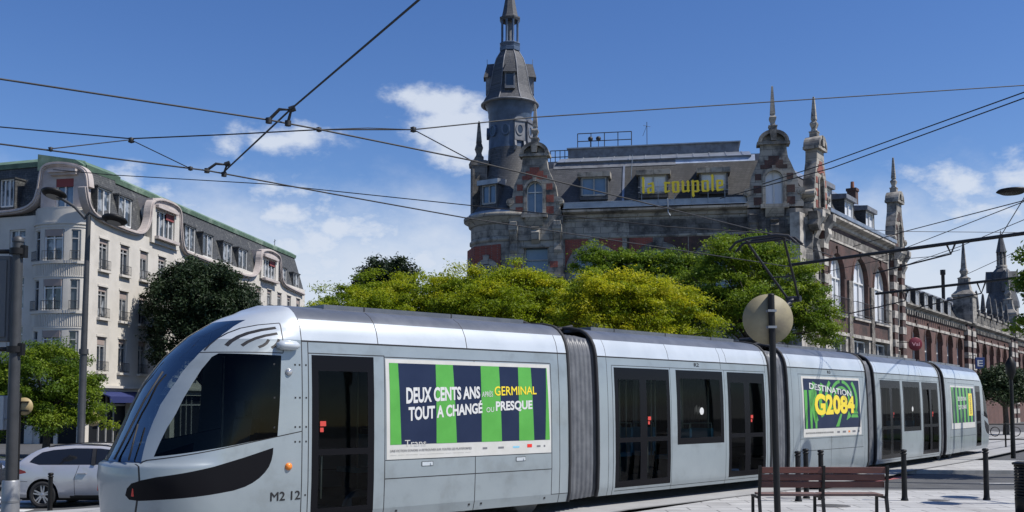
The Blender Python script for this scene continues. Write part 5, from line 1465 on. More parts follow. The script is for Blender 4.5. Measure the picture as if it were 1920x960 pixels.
# the gable's own wall, its window and the step over it
wL, wR, wZ0, wZ1 = cc(101, 392)[0], cc(134, 392)[0], cc(117, 391)[1], cc(117, 334)[1]
xl, xr = cc(74, 350)[0], cc(161, 350)[0]
ztop_ = cc(115, 312)[1]
mb.box(xl, wL, -.15, .2, base_z, wZ1, 0); mb.box(wR, xr, -.15, .2, base_z, wZ1, 0); mb.box(wL, wR, -.15, .2, base_z, wZ0, 0)
fill(mb, P, wZ1, -.15, .2)
mb.box(wL - .35, wR + .35, -.55, -.1, wZ1 + .35, wZ1 + .5, 0); mb.box(wL - .3, wR + .3, -.4, -.1, wZ1 + .2, wZ1 + .35, 0); mb.box(wL - .1, wR + .1, -.4, -.1, wZ0 - .15, wZ0, 0)
P2 = [cc(p, q) for p, q in ((66, 368), (58, 385), (40, 396))]
g1 = mb.build('curved_gable', [pink], left); g1['label'] = 'large pink curved gable over the round corner bay'
w_ = window(FC, wL, wR, wZ0, None, g1, wZ1, -.02, wframe, pane_blue, 2, (.0001,), .08, 'gable_window', LI)
bl = L(FC); bl.box(wL, wR, -.12, -.06, wZ1 - .5, wZ1, 0); bl.build('roller_blind', blindred, w_)
mb = L(FL)
cl_ = lambda px, py: onf(FL, px, py, -.3)
moulding(mb, FL, [(68, 362), (62, 378), (48, 390), (25, 396), (0, 398), (-60, 405)], cl_)
mb.build('eaves_moulding', [pink], left)
mb = L(FR)
moulding(mb, FR, [(163, 350), (167, 378), (176, 398), (195, 412), (230, 427), (255, 436), (268, 438), (278, 430), (284, 412), (286, 388), (290, 376), (305, 374), (325, 381), (337, 389), (341, 400), (342, 432), (345, 462), (352, 473)], cr)
moulding(mb, FR, [(352, 473), (380, 484), (420, 501), (455, 515), (475, 519), (486, 512), (491, 495), (492, 475), (497, 469), (510, 470), (522, 477), (527, 484), (528, 505), (531, 530), (545, 540), (572, 552)], cr)
def wall_gable(p0, p1, pyt, pyb, wl, wr, wt, wb):
    xl, xr = cr(p0, 400)[0], cr(p1, 400)[0]; zb, zt = ZE - .3, cr((p0 + p1) / 2, pyt)[1]
    a, b = cr(wl, 400)[0], cr(wr, 400)[0]; z0, z1 = cr((wl + wr) / 2, wb)[1], cr((wl + wr) / 2, wt)[1]
    mb.box(xl, a, -.18, .9, zb, z1, 1); mb.box(b, xr, -.18, .9, zb, z1, 1); mb.box(a, b, -.18, .9, zb, z0, 1); mb.box(xl, xr, -.18, 1.2, z1, zt, 0)
    mb.box(a - .25, b + .25, -.5, -.15, z0 - .2, z0, 0); mb.box(a - .2, b + .2, -.42, -.15, z1 + .1, z1 + .3, 0)
    return a, b, z0, z1
ga = wall_gable(289, 340, 381, 470, 297, 331, 399, 449)
gb = wall_gable(494, 526, 475, 530, 498, 521, 488, 525)
g2 = mb.build('curved_gable', [pink, render_w], left); g2['label'] = 'pair of smaller pink gables joined by a dipping moulding'
for a, b, z0, z1 in (ga, gb):
    w_ = window(FR, a, b, z0, None, g2, z1, .0, wframe, curtain, 4, (.0001,), .08, 'gable_window', LI)
    bl = L(FR); bl.box(b - (b - a) * .42, b, -.10, -.055, z1 - .45, z1, 0); bl.build('roller_blind', blindred, w_)
for l, r, t, bt in ((183, 207, 354, 409), (223, 247, 370, 424), (348, 367, 425, 472), (382, 400, 440, 483), (420, 436, 456, 496), (449, 465, 468, 506), (528, 539, 503, 537), (552, 563, 514, 549)):
    dormer(FR, ru(l, 400, .1), ru(r, 400, .1), rz_((l + r) / 2, bt, .1), rz_((l + r) / 2, t, .1), .1, left, curtain, False, 2, 1.1, wframe, LI, slate_dk, hoodm=slate_dk)
a, b = onf(FL, 2, 400, .1)[0], onf(FL, 27, 400, .1)[0]
dormer(FL, a, b, onf(FL, 15, 388, .1)[1], onf(FL, 15, 337, .1)[1], .0, left, curtain, False, 3, 1.1, wframe, LI, slate_dk, hoodm=slate_dk)
mb = MB(LI)
q = [FL @ Vector((-25, .36, 0)), FL @ Vector((20, .36, 0)), FR @ Vector((.3, .4, 0)), FR @ Vector((UE, .6, 0)), FR @ Vector((UE, 12, 0)), FL @ Vector((-25, 14, 0))]
mb.prism([(p.x, p.y) for p in q], BZ, ZE, 0, 'z')
q = [FL @ Vector((-25, 1.3, 0)), FL @ Vector((20, 1.3, 0)), FR @ Vector((1, 1.4, 0)), FR @ Vector((UE, 1.4, 0)), FR @ Vector((UE, 11, 0)), FL @ Vector((-25, 13, 0))]
mb.prism([(p.x, p.y) for p in q], ZE, zT - .1, 0, 'z')
mb.build('rear_block', [render_w], left)
mb = L(FR); u = ru(515, 465, 2.5); mb.tube([(u, 2.5, zT), (u, 2.5, zT + 1.4)], .03, 5); mb.tube([(u - .5, 2.2, zT + 1.2), (u + .5, 2.8, zT + 1.2)], .02, 5); mb.build('aerial', iron, left)
# a pendant globe lamp on an iron bracket by the shop
p = at(175, 786, 60.5)
gl_ = thing('globe_lamp', 'cream globe lamp hanging from curled iron bracket beside the blue awning', 'lamp', (p.x, p.y, p.z))
mb = MB(); mb.lathe([(0, -.42), (.2, -.38), (.36, -.2), (.42, 0), (.36, .22), (.2, .38), (0, .42)], 20); mb.build('globe', pm('cream_globe', (0.62, 0.47, 0.25), 0.35), gl_)
mb = MB(); mb.tube([(0, 0, .4), (0, 0, .6), (-.12, 0, .75), (-.1, 0, 1.0), (.05, 0, 1.1), (.15, .0, 1.0)], .03, 6); mb.tube([(0, 0, .95), (0, 1.4, 1.0)], .03, 6); mb.build('bracket', iron, gl_)
# ================================================================ trees
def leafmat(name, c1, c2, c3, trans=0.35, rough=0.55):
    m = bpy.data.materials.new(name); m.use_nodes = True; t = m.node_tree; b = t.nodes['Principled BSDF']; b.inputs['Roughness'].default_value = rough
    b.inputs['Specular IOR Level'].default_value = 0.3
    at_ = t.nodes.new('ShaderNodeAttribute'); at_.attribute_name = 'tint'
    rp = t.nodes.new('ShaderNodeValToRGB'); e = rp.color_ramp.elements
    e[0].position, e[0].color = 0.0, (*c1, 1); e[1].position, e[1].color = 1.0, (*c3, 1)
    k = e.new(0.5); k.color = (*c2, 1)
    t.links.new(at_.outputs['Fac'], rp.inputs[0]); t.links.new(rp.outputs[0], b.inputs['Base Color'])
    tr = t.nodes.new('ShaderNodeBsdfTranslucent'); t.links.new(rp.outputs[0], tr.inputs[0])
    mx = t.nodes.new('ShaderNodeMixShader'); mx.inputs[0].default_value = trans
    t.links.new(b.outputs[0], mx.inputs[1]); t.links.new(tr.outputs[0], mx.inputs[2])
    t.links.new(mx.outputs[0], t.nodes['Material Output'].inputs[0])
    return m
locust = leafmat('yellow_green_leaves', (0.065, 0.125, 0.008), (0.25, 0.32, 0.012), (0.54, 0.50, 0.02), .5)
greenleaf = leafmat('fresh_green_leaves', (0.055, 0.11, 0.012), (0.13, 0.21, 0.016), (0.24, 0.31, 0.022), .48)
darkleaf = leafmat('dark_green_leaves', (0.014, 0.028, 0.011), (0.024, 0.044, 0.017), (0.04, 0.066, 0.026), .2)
bark = pm('bark', (0.085, 0.07, 0.055), 0.95, col2=(0.045, 0.038, 0.03), scale=6, bump=0.5, bscale=14)
def tree(name, label, loc, lobes, nclump, per, leaf, mat, rc=(.5, .9), flat=.55, tint=(.5, .25), group=None, trunk=.16, seed=1, inner=.55, top_tint=.0, fork=.35, tips=0.0, stray=.22):
    """lobes: crown ellipsoids (cx, cy, cz, rx, ry, rz) relative to the foot. Leaves sit in clumps carried by limbs."""
    rg = np.random.default_rng(seed)
    root = thing(name, label, 'tree', loc, 0, group)
    vol = np.array([l[3] * l[4] * l[5] for l in lobes]) ** .75; vol /= vol.sum()
    cl = []
    for _ in range(nclump):
        l = lobes[rg.choice(len(lobes), p=vol)]
        d = rg.normal(size=3); d /= np.linalg.norm(d); r = inner + (1 - inner) * rg.random() ** .6
        if d[2] < -.55: d[2] *= -.6
        if rg.random() < stray: r = rg.uniform(1.0, 1.32)
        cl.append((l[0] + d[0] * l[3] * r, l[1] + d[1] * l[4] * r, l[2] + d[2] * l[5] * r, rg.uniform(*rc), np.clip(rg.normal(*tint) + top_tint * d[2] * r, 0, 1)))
    cl = np.array(cl)
    if not len(cl): return root
    N = nclump * per
    ci = np.repeat(np.arange(nclump), per)
    off = rg.normal(size=(N, 3)); off /= np.linalg.norm(off, axis=1)[:, None]; off *= (rg.random(N) ** .45)[:, None]
    rad = cl[ci, 3][:, None]
    P = cl[ci, :3] + off * rad * np.array([1, 1, flat])
    if tips:                                                        # drooping / rising sprays sticking out of the outline
        k = rg.random(N) < tips; P[k] += off[k] * rad[k] * np.array([.55, .55, .5]) * rg.random(k.sum())[:, None]
    nrm = rg.normal(size=(N, 3)) * .75 + np.array([0, 0, .75]) + off * .5; nrm /= np.linalg.norm(nrm, axis=1)[:, None]
    a = np.cross(nrm, rg.normal(size=(N, 3))); a /= np.linalg.norm(a, axis=1)[:, None]; b = np.cross(nrm, a)
    s = leaf * rg.uniform(.6, 1.35, N)[:, None]; w = .40
    V = np.stack([P - a * s, P - b * s * w + nrm * s * .12, P + a * s, P + b * s * w + nrm * s * .12], 1).reshape(-1, 3)
    me = bpy.data.meshes.new('crown'); me.vertices.add(4 * N); me.vertices.foreach_set('co', V.ravel().astype(np.float32))
    me.loops.add(4 * N); me.loops.foreach_set('vertex_index', np.arange(4 * N, dtype=np.int32))
    me.polygons.add(N); me.polygons.foreach_set('loop_start', np.arange(0, 4 * N, 4, dtype=np.int32)); me.polygons.foreach_set('loop_total', np.full(N, 4, dtype=np.int32))
    me.update(calc_edges=True)
    t = np.clip(cl[ci, 4] + rg.normal(size=N) * .08, 0, 1).astype(np.float32)
    at_ = me.attributes.new('tint', 'FLOAT', 'POINT'); at_.data.foreach_set('value', np.repeat(t, 4))
    me.materials.append(mat)
    o = bpy.data.objects.new('crown', me); C.objects.link(o); o.parent = root
    mb = MB(); z0 = min(l[2] - l[5] for l in lobes); zc = float(np.mean([l[2] for l in lobes])); zf = max(1.6, z0 + fork)
    mb.tube([(0, 0, 0), (.03, .02, zf * .5), (0, .04, zf)], [trunk * 1.25, trunk, trunk * .9], 9)
    for i in range(0, nclump, max(1, nclump // 34)):
        c = cl[i]; m_ = Vector((c[0] * .4 + rg.normal() * .15, c[1] * .4 + rg.normal() * .15, zf + (c[2] - zf) * .55))
        mb.tube([(0, .03, zf - .15), m_, Vector(c[:3])], [trunk * .5, trunk * .28, .015], 5)
    mb.build('trunk', bark, root)
    return root
def TR(px, Y): p = at(px, 758, Y); return (p.x, p.y, gz(p.x) if p.x > -12 else -.56)
def lobes_px(base, Y, items):
    """Crown lobes surveyed as (pixel x, pixel y, half width, half height, depth offset)."""
    k = Y / 1900; out = []
    for px, py, w, h, dy in items:
        p = at(px, py, Y + dy); out.append((p.x - base[0], p.y - base[1], p.z - base[2], w * k, max(w * k * .8, 1.0), h * k))
    return out
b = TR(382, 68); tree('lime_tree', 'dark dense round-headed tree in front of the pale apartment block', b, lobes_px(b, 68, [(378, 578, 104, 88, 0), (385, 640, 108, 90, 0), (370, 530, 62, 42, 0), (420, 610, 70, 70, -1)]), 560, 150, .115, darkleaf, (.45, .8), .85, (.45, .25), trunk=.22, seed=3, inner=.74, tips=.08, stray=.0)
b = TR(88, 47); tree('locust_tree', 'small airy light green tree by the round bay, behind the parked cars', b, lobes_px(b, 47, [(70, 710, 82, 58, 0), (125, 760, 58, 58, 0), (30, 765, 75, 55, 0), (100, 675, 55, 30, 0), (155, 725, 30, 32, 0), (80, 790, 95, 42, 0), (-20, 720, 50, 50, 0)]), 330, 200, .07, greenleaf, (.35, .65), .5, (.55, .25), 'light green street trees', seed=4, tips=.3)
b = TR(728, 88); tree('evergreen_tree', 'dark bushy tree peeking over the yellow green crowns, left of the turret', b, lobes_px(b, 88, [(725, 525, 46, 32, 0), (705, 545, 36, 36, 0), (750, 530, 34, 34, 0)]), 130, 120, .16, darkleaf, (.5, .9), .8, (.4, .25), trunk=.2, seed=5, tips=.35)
yl = 'honey locusts along the street'
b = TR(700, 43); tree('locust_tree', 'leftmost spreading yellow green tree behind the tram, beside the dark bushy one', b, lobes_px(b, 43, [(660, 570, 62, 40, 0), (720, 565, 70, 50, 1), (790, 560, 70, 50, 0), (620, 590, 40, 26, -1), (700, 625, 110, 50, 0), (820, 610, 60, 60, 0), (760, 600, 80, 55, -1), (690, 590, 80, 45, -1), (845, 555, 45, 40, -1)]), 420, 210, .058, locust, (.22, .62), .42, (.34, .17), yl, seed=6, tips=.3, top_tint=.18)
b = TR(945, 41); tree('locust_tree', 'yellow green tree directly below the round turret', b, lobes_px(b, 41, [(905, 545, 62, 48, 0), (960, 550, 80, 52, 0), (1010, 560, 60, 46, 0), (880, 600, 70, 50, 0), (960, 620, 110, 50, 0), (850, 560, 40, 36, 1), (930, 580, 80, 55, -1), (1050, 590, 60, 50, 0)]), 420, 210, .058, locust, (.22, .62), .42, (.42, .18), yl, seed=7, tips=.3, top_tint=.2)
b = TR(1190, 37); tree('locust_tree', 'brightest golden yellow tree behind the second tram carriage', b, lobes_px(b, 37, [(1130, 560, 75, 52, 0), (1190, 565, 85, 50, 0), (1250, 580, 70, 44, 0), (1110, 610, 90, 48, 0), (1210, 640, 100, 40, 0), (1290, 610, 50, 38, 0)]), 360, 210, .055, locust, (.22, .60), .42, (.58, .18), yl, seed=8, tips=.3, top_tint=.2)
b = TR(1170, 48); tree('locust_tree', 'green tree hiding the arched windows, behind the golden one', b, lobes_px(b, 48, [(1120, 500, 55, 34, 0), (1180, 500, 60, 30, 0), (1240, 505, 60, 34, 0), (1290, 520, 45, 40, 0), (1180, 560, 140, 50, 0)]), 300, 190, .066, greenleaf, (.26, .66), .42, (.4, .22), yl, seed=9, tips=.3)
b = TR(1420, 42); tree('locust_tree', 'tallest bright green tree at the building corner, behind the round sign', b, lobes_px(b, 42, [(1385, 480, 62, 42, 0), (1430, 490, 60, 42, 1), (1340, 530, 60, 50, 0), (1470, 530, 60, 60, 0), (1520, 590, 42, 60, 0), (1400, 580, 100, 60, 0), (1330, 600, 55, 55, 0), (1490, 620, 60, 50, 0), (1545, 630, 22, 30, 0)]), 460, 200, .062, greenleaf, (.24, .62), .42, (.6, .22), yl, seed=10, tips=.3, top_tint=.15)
b = TR(1885, 62); tree('street_tree', 'small dull green tree at the far right before the arcaded wing', b, lobes_px(b, 62, [(1885, 715, 36, 28, 0), (1905, 740, 34, 30, 0), (1870, 735, 26, 26, 0)]), 150, 110, .10, darkleaf, (.35, .7), .6, (.85, .2), seed=11, tips=.3)
b = TR(1978, 27); tree('street_tree', 'tree reaching its lowest green boughs in from the right edge', b, lobes_px(b, 27, [(1975, 468, 48, 24, 0), (2015, 550, 70, 60, 0), (1948, 605, 34, 18, 0), (1958, 520, 24, 12, 0)]), 150, 110, .07, greenleaf, (.22, .42), .5, (.25, .2), seed=12, tips=.3)
# ================================================================ street furniture and cars
postgrey = pm('post_grey', (0.05, 0.052, 0.055), 0.5, 0.1, (0.038, 0.04, 0.042), 4)
blackpaint = pm('black_paint', (0.006, 0.006, 0.0065), 0.5, col2=(0.012, 0.0115, 0.011), scale=6, spec=0.3)
galv = pm('galvanised', (0.30, 0.31, 0.32), 0.45, 0.5, (0.23, 0.24, 0.25), 5)
# ---- double-armed street lamp
p = at(153, 758, 29.0); zb = gz(p.x) - .1
lamp = thing('street_lamp', 'tall grey street lamp with two dark disc heads, before the round bay', 'street lamp', (p.x, p.y, zb))
def lz_(px, py, Y=29.0): q = at(px, py, Y); return (q.x - p.x, q.y - p.y, q.z - zb)
mb = MB(); top = lz_(160, 405)[2]
mb.tube([(0, 0, 0), (0, 0, 1.0), (0, 0, 1.05), (.02, 0, 3.9)], [.13, .13, .105, .10], 14); mb.tube([(.02, 0, 3.85), (.02, 0, 4.0)], .13, 14); mb.tube([(.02, 0, 4.0), (.06, 0, top)], [.09, .065], 14)
mb.build('pole', postgrey, lamp)
for a, hd in ((((160, 410), (140, 388), (118, 374)), (101, 363)), (((160, 408), (168, 398), (185, 409)), (215, 412))):
    mb = MB(); mb.tube([lz_(*q) for q in a] + [lz_(hd[0], hd[1] + 2)], .045, 8); arm = mb.build('lamp_arm', postgrey, lamp)
    c = lz_(*hd); mb = MB(Matrix.Translation(c) @ Matrix.Rotation(R(-14), 4, 'X') @ Matrix.Rotation(R(6), 4, 'Y'))
    mb.lathe([(0, -.10), (.22, -.10), (.30, -.06), (.36, 0), (.33, .05), (.2, .09), (.08, .11), (0, .11)], 24); mb.lathe([(0, -.105), (.2, -.105)], 20, mat=1)
    mb.build('lamp_head', [blackpaint, pm('lamp_lens', (0.25, 0.25, 0.24), 0.3)], arm)
# ---- thick signal pole at the left edge
p2 = at(25, 758, 20.0); zb2 = gz(p2.x) - .1
sp_ = thing('signal_pole', 'thick grey signal pole with clamped grey boxes at the left edge', 'signal pole', (p2.x, p2.y, zb2))
mb = MB(); H = EYE + (758 - 447) / 1900 * 20 - zb2
mb.tube([(0, 0, .0), (0, 0, .85), (0, 0, .88)], [.17, .165, .15], 16, 1); mb.tube([(0, 0, .45), (0, 0, .49)], .175, 16, 1)
mb.tube([(0, 0, .85), (0, 0, H)], [.112, .095], 16); mb.lathe([(.112, H - .05), (.112, H + .03), (0, H + .08)], 16); mb.build('pole', [postgrey, galv], sp_)
for py in (470, 655):
    z = EYE + (758 - py) / 1900 * 20 - zb2
    mb = MB(); mb.tube([(0, 0, z - .06), (0, 0, z + .06)], .16, 12); mb.tube([(0, -.02, z), (-.9, .05, z)], .045, 8)
    mb.box(.09, .17, -.07, .07, z - .12, z + .12); mb.build('clamp', blackpaint, sp_)
z1, z0 = EYE + (758 - 478) / 1900 * 20 - zb2, EYE + (758 - 640) / 1900 * 20 - zb2
mb = MB(); mb.box(-.75, -.16, .02, .3, z0, z1); mb.box(-.70, -.21, -.01, .02, z0 + .08, z1 - .08); b_ = mb.build('signal_head', pm('signal_grey', (0.10, 0.105, 0.11), 0.6), sp_, bevel=.02)
z1, z0 = EYE + (758 - 742) / 1900 * 20 - zb2, EYE + (758 - 806) / 1900 * 20 - zb2
mb = MB(); mb.box(-.62, -.19, .0, .22, z0, z1); mb.tube([(-.2, .1, (z0 + z1) / 2 - .12), (.0, 0, (z0 + z1) / 2 - .12)], .03, 6); mb.build('pedestrian_signal', pm('pale_box', (0.42, 0.43, 0.42), 0.5), sp_, bevel=.02)
# ---- small round sign seen from behind, beside the pole
p3 = at(46, 762, 23.0); zb3 = gz(p3.x) - .1
s3 = thing('round_sign', 'small tan round sign back with two dark clamps, beside the thick grey pole', 'road sign', (p3.x, p3.y, zb3))
tanm = pm('sign_back_tan', (0.38, 0.29, 0.14), 0.55, col2=(0.31, 0.24, 0.12), scale=3)
mb = MB(Matrix.Translation((0, 0, p3.z - zb3)) @ Matrix.Rotation(R(90), 4, 'X')); mb.lathe([(0, .0), (.195, .0), (.2, .012), (.2, .03), (0, .03)], 32); mb.build('sign_face', tanm, s3)
mb = MB(); z = p3.z - zb3; mb.tube([(-.10, -.02, 0), (-.10, -.02, z + .3)], .035, 10); mb.build('pole', blackpaint, s3)
for dz in (-.1, .1): mb = MB(); mb.box(-.1, .12, -.055, -.035, z + dz - .015, z + dz + .015); mb.build('clamp', blackpaint, s3)
# ---- bollards
def bollard(label, px, Y, h, r=.052):
    q = at(px, 758, Y); zz = gz(q.x) + (0 if q.x > -5 else -.1)
    t = thing('bollard', label, 'bollard', (q.x, q.y, zz), 0, 'black bollards along the kerb')
    mb = MB(); mb.lathe([(r * 1.35, 0), (r * 1.35, .02), (r * 1.1, .05), (r, .12), (r * .92, h - .12), (r * .92, h - .10)], 18); mb.build('post', blackpaint, t)
    mb = MB(); mb.lathe([(r * .92, h - .10), (r * 1.15, h - .095), (r * 1.15, h - .07), (r * .8, h - .065), (r * .8, h - .055), (r * 1.12, h - .045), (r * 1.2, h - .02), (r * .9, h), (0, h + .006)], 18); mb.build('cap', blackpaint, t)
    return t
bollard('black bollard just right of the wooden bench', 1692, 19.75, .985)
bollard('black bollard standing alone between the bench and the litter bin', 1845, 19.9, 1.0)
bollard('leftmost of the three bollards behind the bench', 1494, 19.6, .96)
bollard('middle of the three bollards behind the bench', 1509, 20.2, .98)
bollard('bollard behind the joint of the bench, rightmost of the three there', 1537, 19.9, .97)
bollard('dark bollard in front of the silver estate car', 99, 22.7, .88)
# ---- bench facing the tracks
BY = 15.95
bl_ = at(1423, 900, BY); br_ = at(1661, 900, BY)
bench = thing('park_bench', 'dark red wooden slatted bench on black legs, seen from behind', 'bench', ((bl_.x + br_.x) / 2, BY, 0))
woodm = pm('bench_wood', (0.115, 0.035, 0.024), 0.5, col2=(0.065, 0.022, 0.017), scale=3, stretch=(1, 6, 6), bump=0.2, bscale=30)
seatm = pm('worn_seat_wood', (0.17, 0.10, 0.08), 0.6, col2=(0.10, 0.06, 0.05), scale=3, stretch=(1, 6, 6))
hw_ = (br_.x - bl_.x) / 2
for s_ in (-1, 1):
    a, b = (-hw_ + .03, -.012) if s_ < 0 else (.012, hw_ - .03)
    mb = MB()
    for k in range(3): z = .56 + k * .113; mb.box(a, b, -.02 - k * .03, .012 - k * .03, z, z + .098)
    mb.build('backrest', woodm, bench, bevel=.006)
    mb = MB()
    for k in range(4): mb.box(a, b, .03 + k * .105, .03 + k * .105 + .09, .425, .455)
    mb.build('seat', seatm, bench, bevel=.005)
for x in (-hw_, 0, hw_):
    mb = MB()
    mb.prism([(-.06, .905), (-.105, .905), (-.03, .42), (-.12, 0), (-.06, 0), (.03, .40), (.0, .46)], x - .022, x + .022, 0, 'x')
    mb.prism([(.40, .40), (.44, .40), (.46, 0), (.41, 0)], x - .022, x + .022, 0, 'x')
    mb.box(x - .022, x + .022, -.02, .46, .385, .422)
    mb.build('leg', blackpaint, bench, bevel=.004)
# ---- round sign on a black post, near
p4 = at(1449, 758, 13.0)
s4 = thing('round_sign', 'large beige round road sign on a black post, seen from behind', 'road sign', (p4.x, p4.y, 0))
cz4 = EYE + (758 - 598) / 1900 * 13
beige = pm('sign_back_beige', (0.265, 0.235, 0.155), 0.55, col2=(0.21, 0.185, 0.12), scale=1.8, lo=.45, hi=.6, col3=(0.17, 0.15, 0.11), scale3=3, spec=0.25)
mb = MB(Matrix.Translation((-.035, .05, cz4)) @ Matrix.Rotation(R(90), 4, 'X'))
mb.lathe([(0, 0), (.305, 0), (.318, -.012), (.325, -.004), (.325, .014), (0, .014)], 48); mb.build('sign_face', [beige], s4)
mb = MB(); mb.tube([(0.045, 0, 0), (0.02, 0, 1.8), (0, 0, cz4 + .31)], .042, 14); mb.lathe([(.045, cz4 + .31), (.03, cz4 + .33), (0, cz4 + .335)], 14); mb.build('post', blackpaint, s4)
for dz in (-.12, .09): mb = MB(); mb.box(-.06, .06, .03, .05, cz4 + dz, cz4 + dz + .03); mb.box(-.055, .055, -.052, -.044, cz4 + dz, cz4 + dz + .03); mb.build('clamp', galv, s4)
# ---- slatted litter bin at the right edge
p5 = at(1927, 758, 17.2)
bin_ = thing('litter_bin', 'black slatted litter bin cut by the right edge', 'bin', (p5.x, p5.y, 0))
mb = MB(); 
for k in range(11): z = .30 + k * .05; mb.lathe([(.235, z), (.245, z), (.245, z + .03), (.235, z + .03), (.235, z)], 24)
for k in range(8): a = k * math.pi / 4; mb.box(.228 * math.cos(a) - .012, .228 * math.cos(a) + .012, .228 * math.sin(a) - .012, .228 * math.sin(a) + .012, .06, .86)
mb.build('basket', blackpaint, bin_)
mb = MB(); mb.lathe([(.2, .02), (.24, .02), (.245, .28), (.235, .30)], 24); mb.lathe([(0, .10), (.22, .10)], 24); mb.build('base', blackpaint, bin_)
mb = MB(); mb.lathe([(.19, .84), (.27, .84), (.275, .87), (.2, .895), (.19, .84)], 24); mb.build('rim', blackpaint, bin_)
# ---- lamp standing out of frame whose heads shade the pavement
def ped_lamp(x, y, label, h=6.0):
    t = thing('street_lamp', label, 'street lamp', (x, y, 0))
    mb = MB(); mb.tube([(0, 0, 0), (0, 0, 1), (0, 0, 1.02), (0, 0, h - .3)], [.1, .1, .075, .06], 12); mb.build('pole', postgrey, t)
    for q in ((-.9, .0, h - .2), (.15, 1.2, h)):
        mb = MB(); mb.tube([(0, 0, h - .7), (q[0] * .5, q[1] * .5, h - .35), q], .04, 8); a = mb.build('lamp_arm', postgrey, t)
        mb = MB(Matrix.Translation(q)); mb.lathe([(0, -.1), (.24, -.1), (.36, 0), (.3, .06), (0, .11)], 24); mb.build('lamp_head', blackpaint, a)
ped_lamp(13.2, 18.1, 'street lamp out of view on the right, casting disc shadows on the paving')
# lamp head peeking in at the right edge
p6 = at(1935, 758, 23.0); hz = EYE + (758 - 355) / 1900 * 23
t6 = thing('street_lamp', 'dark lamp head peeking in high at the right edge', 'street lamp', (p6.x + .9, p6.y, 0))
mb = MB(); mb.tube([(0, 0, 0), (0, 0, hz - .5)], [.1, .06], 12); mb.build('pole', postgrey, t6)
mb = MB(); mb.tube([(0, 0, hz - .5), (-.5, 0, hz), (-1.0, 0, hz + .03)], .04, 8); a6 = mb.build('lamp_arm', postgrey, t6)
mb = MB(Matrix.Translation((-1.2, 0, hz))); mb.lathe([(0, -.06), (.22, -.06), (.34, 0), (.3, .04), (0, .08)], 24); mb.build('lamp_head', blackpaint, a6)
# ---- far post, railing, hanging signs on the right
p7 = at(1897, 758, 35.0)
t7 = thing('lantern_post', 'slim black lantern post before the small tree on the far right', 'lamp post', (p7.x, p7.y, 0))
mb = MB(); mb.tube([(0, 0, 0), (0, 0, 2.9), (0, 0, 3.85)], [.08, .06, .035], 10); mb.build('post', blackpaint, t7)
mb = MB(); mb.lathe([(.06, 2.7), (.16, 2.95), (.18, 3.25), (.08, 3.45), (0, 3.55)], 10); mb.build('lantern', blackpaint, t7)
ra = thing('railing', 'black iron pedestrian railing beyond the rear of the tram', 'railing', (at(1862, 758, 44).x, 44, 0))
mb = MB()
for k in range(7): x = k * .9 - 1.3; mb.tube([(x, 0, 0), (x, 0, 1.05)], .035, 6)
for z in (.35, 1.0): mb.tube([(-1.3, 0, z), (4.1, 0, z)], .028, 6)
for k in range(6): x = k * .9 - .85; mb.tube([(x + .2 * math.cos(t), 0, .68 + .2 * math.sin(t)) for t in np.linspace(0, 6.283, 13)], .02, 5)
mb.build('rail', blackpaint, ra)
flat('verge', [(24, 41), (44, 41), (44, 47), (25, 47)], pm('lawn', (0.07, 0.12, 0.03), 0.95, col2=(0.045, 0.085, 0.02), scale=5), -.14, .03)
def hang_sign(name, label, px, py, u_w, shape, mats, txt=None):
    Y = u_w; q = at(px, py, Y)
    t = thing(name, label, 'sign', (q.x, q.y, q.z), 0)
    return t
q = at(1716, 645, 68.5)
rs = thing('shop_sign', 'round dark red projecting sign at the end of the corner building', 'shop sign', (q.x, q.y, q.z))
mb = MB(Matrix.Rotation(R(90), 4, 'X')); mb.lathe([(0, -.1), (.42, -.1), (.45, -.08), (.45, .08), (.42, .1), (0, .1)], 32); mb.build('disc', pm('sign_red', (0.16, 0.012, 0.025), 0.45), rs)
mb = MB(); vs, fs = text_shape('Val', .02); mb.add([(-.27 + .54 * a, -.105, -.12 + .22 * h) for a, h in vs], fs)
mb.build('lettering', pm('sign_pinkish', (0.6, 0.3, 0.33), 0.5), rs)
mb = MB(); mb.tube([(-.45, 0, .12), (-1.3, 0, .12)], .03, 6); mb.build('bracket', blackpaint, rs)
q = at(1837, 681, 80.0)
bs = thing('shop_sign', 'small blue square hanging sign with pale mark on the arcaded wing', 'shop sign', (q.x, q.y, q.z))
mb = MB(); mb.box(-.36, .36, -.08, .08, -.45, .45); mb.build('panel', pm('sign_blue', (0.015, 0.04, 0.16), 0.4), bs, bevel=.02)
mb = MB(); mb.box(-.22, -.1, -.095, -.082, -.25, .25)
for k in range(3): mb.box(-.1, .2, -.095, -.082, -.25 + k * .2, -.17 + k * .2)
mb.build('emblem', whitem, bs)
mb = MB(); mb.tube([(-.3, 0, .45), (-.3, 0, .6), (-1.2, 0, .6)], .03, 6); mb.build('bracket', blackpaint, bs)
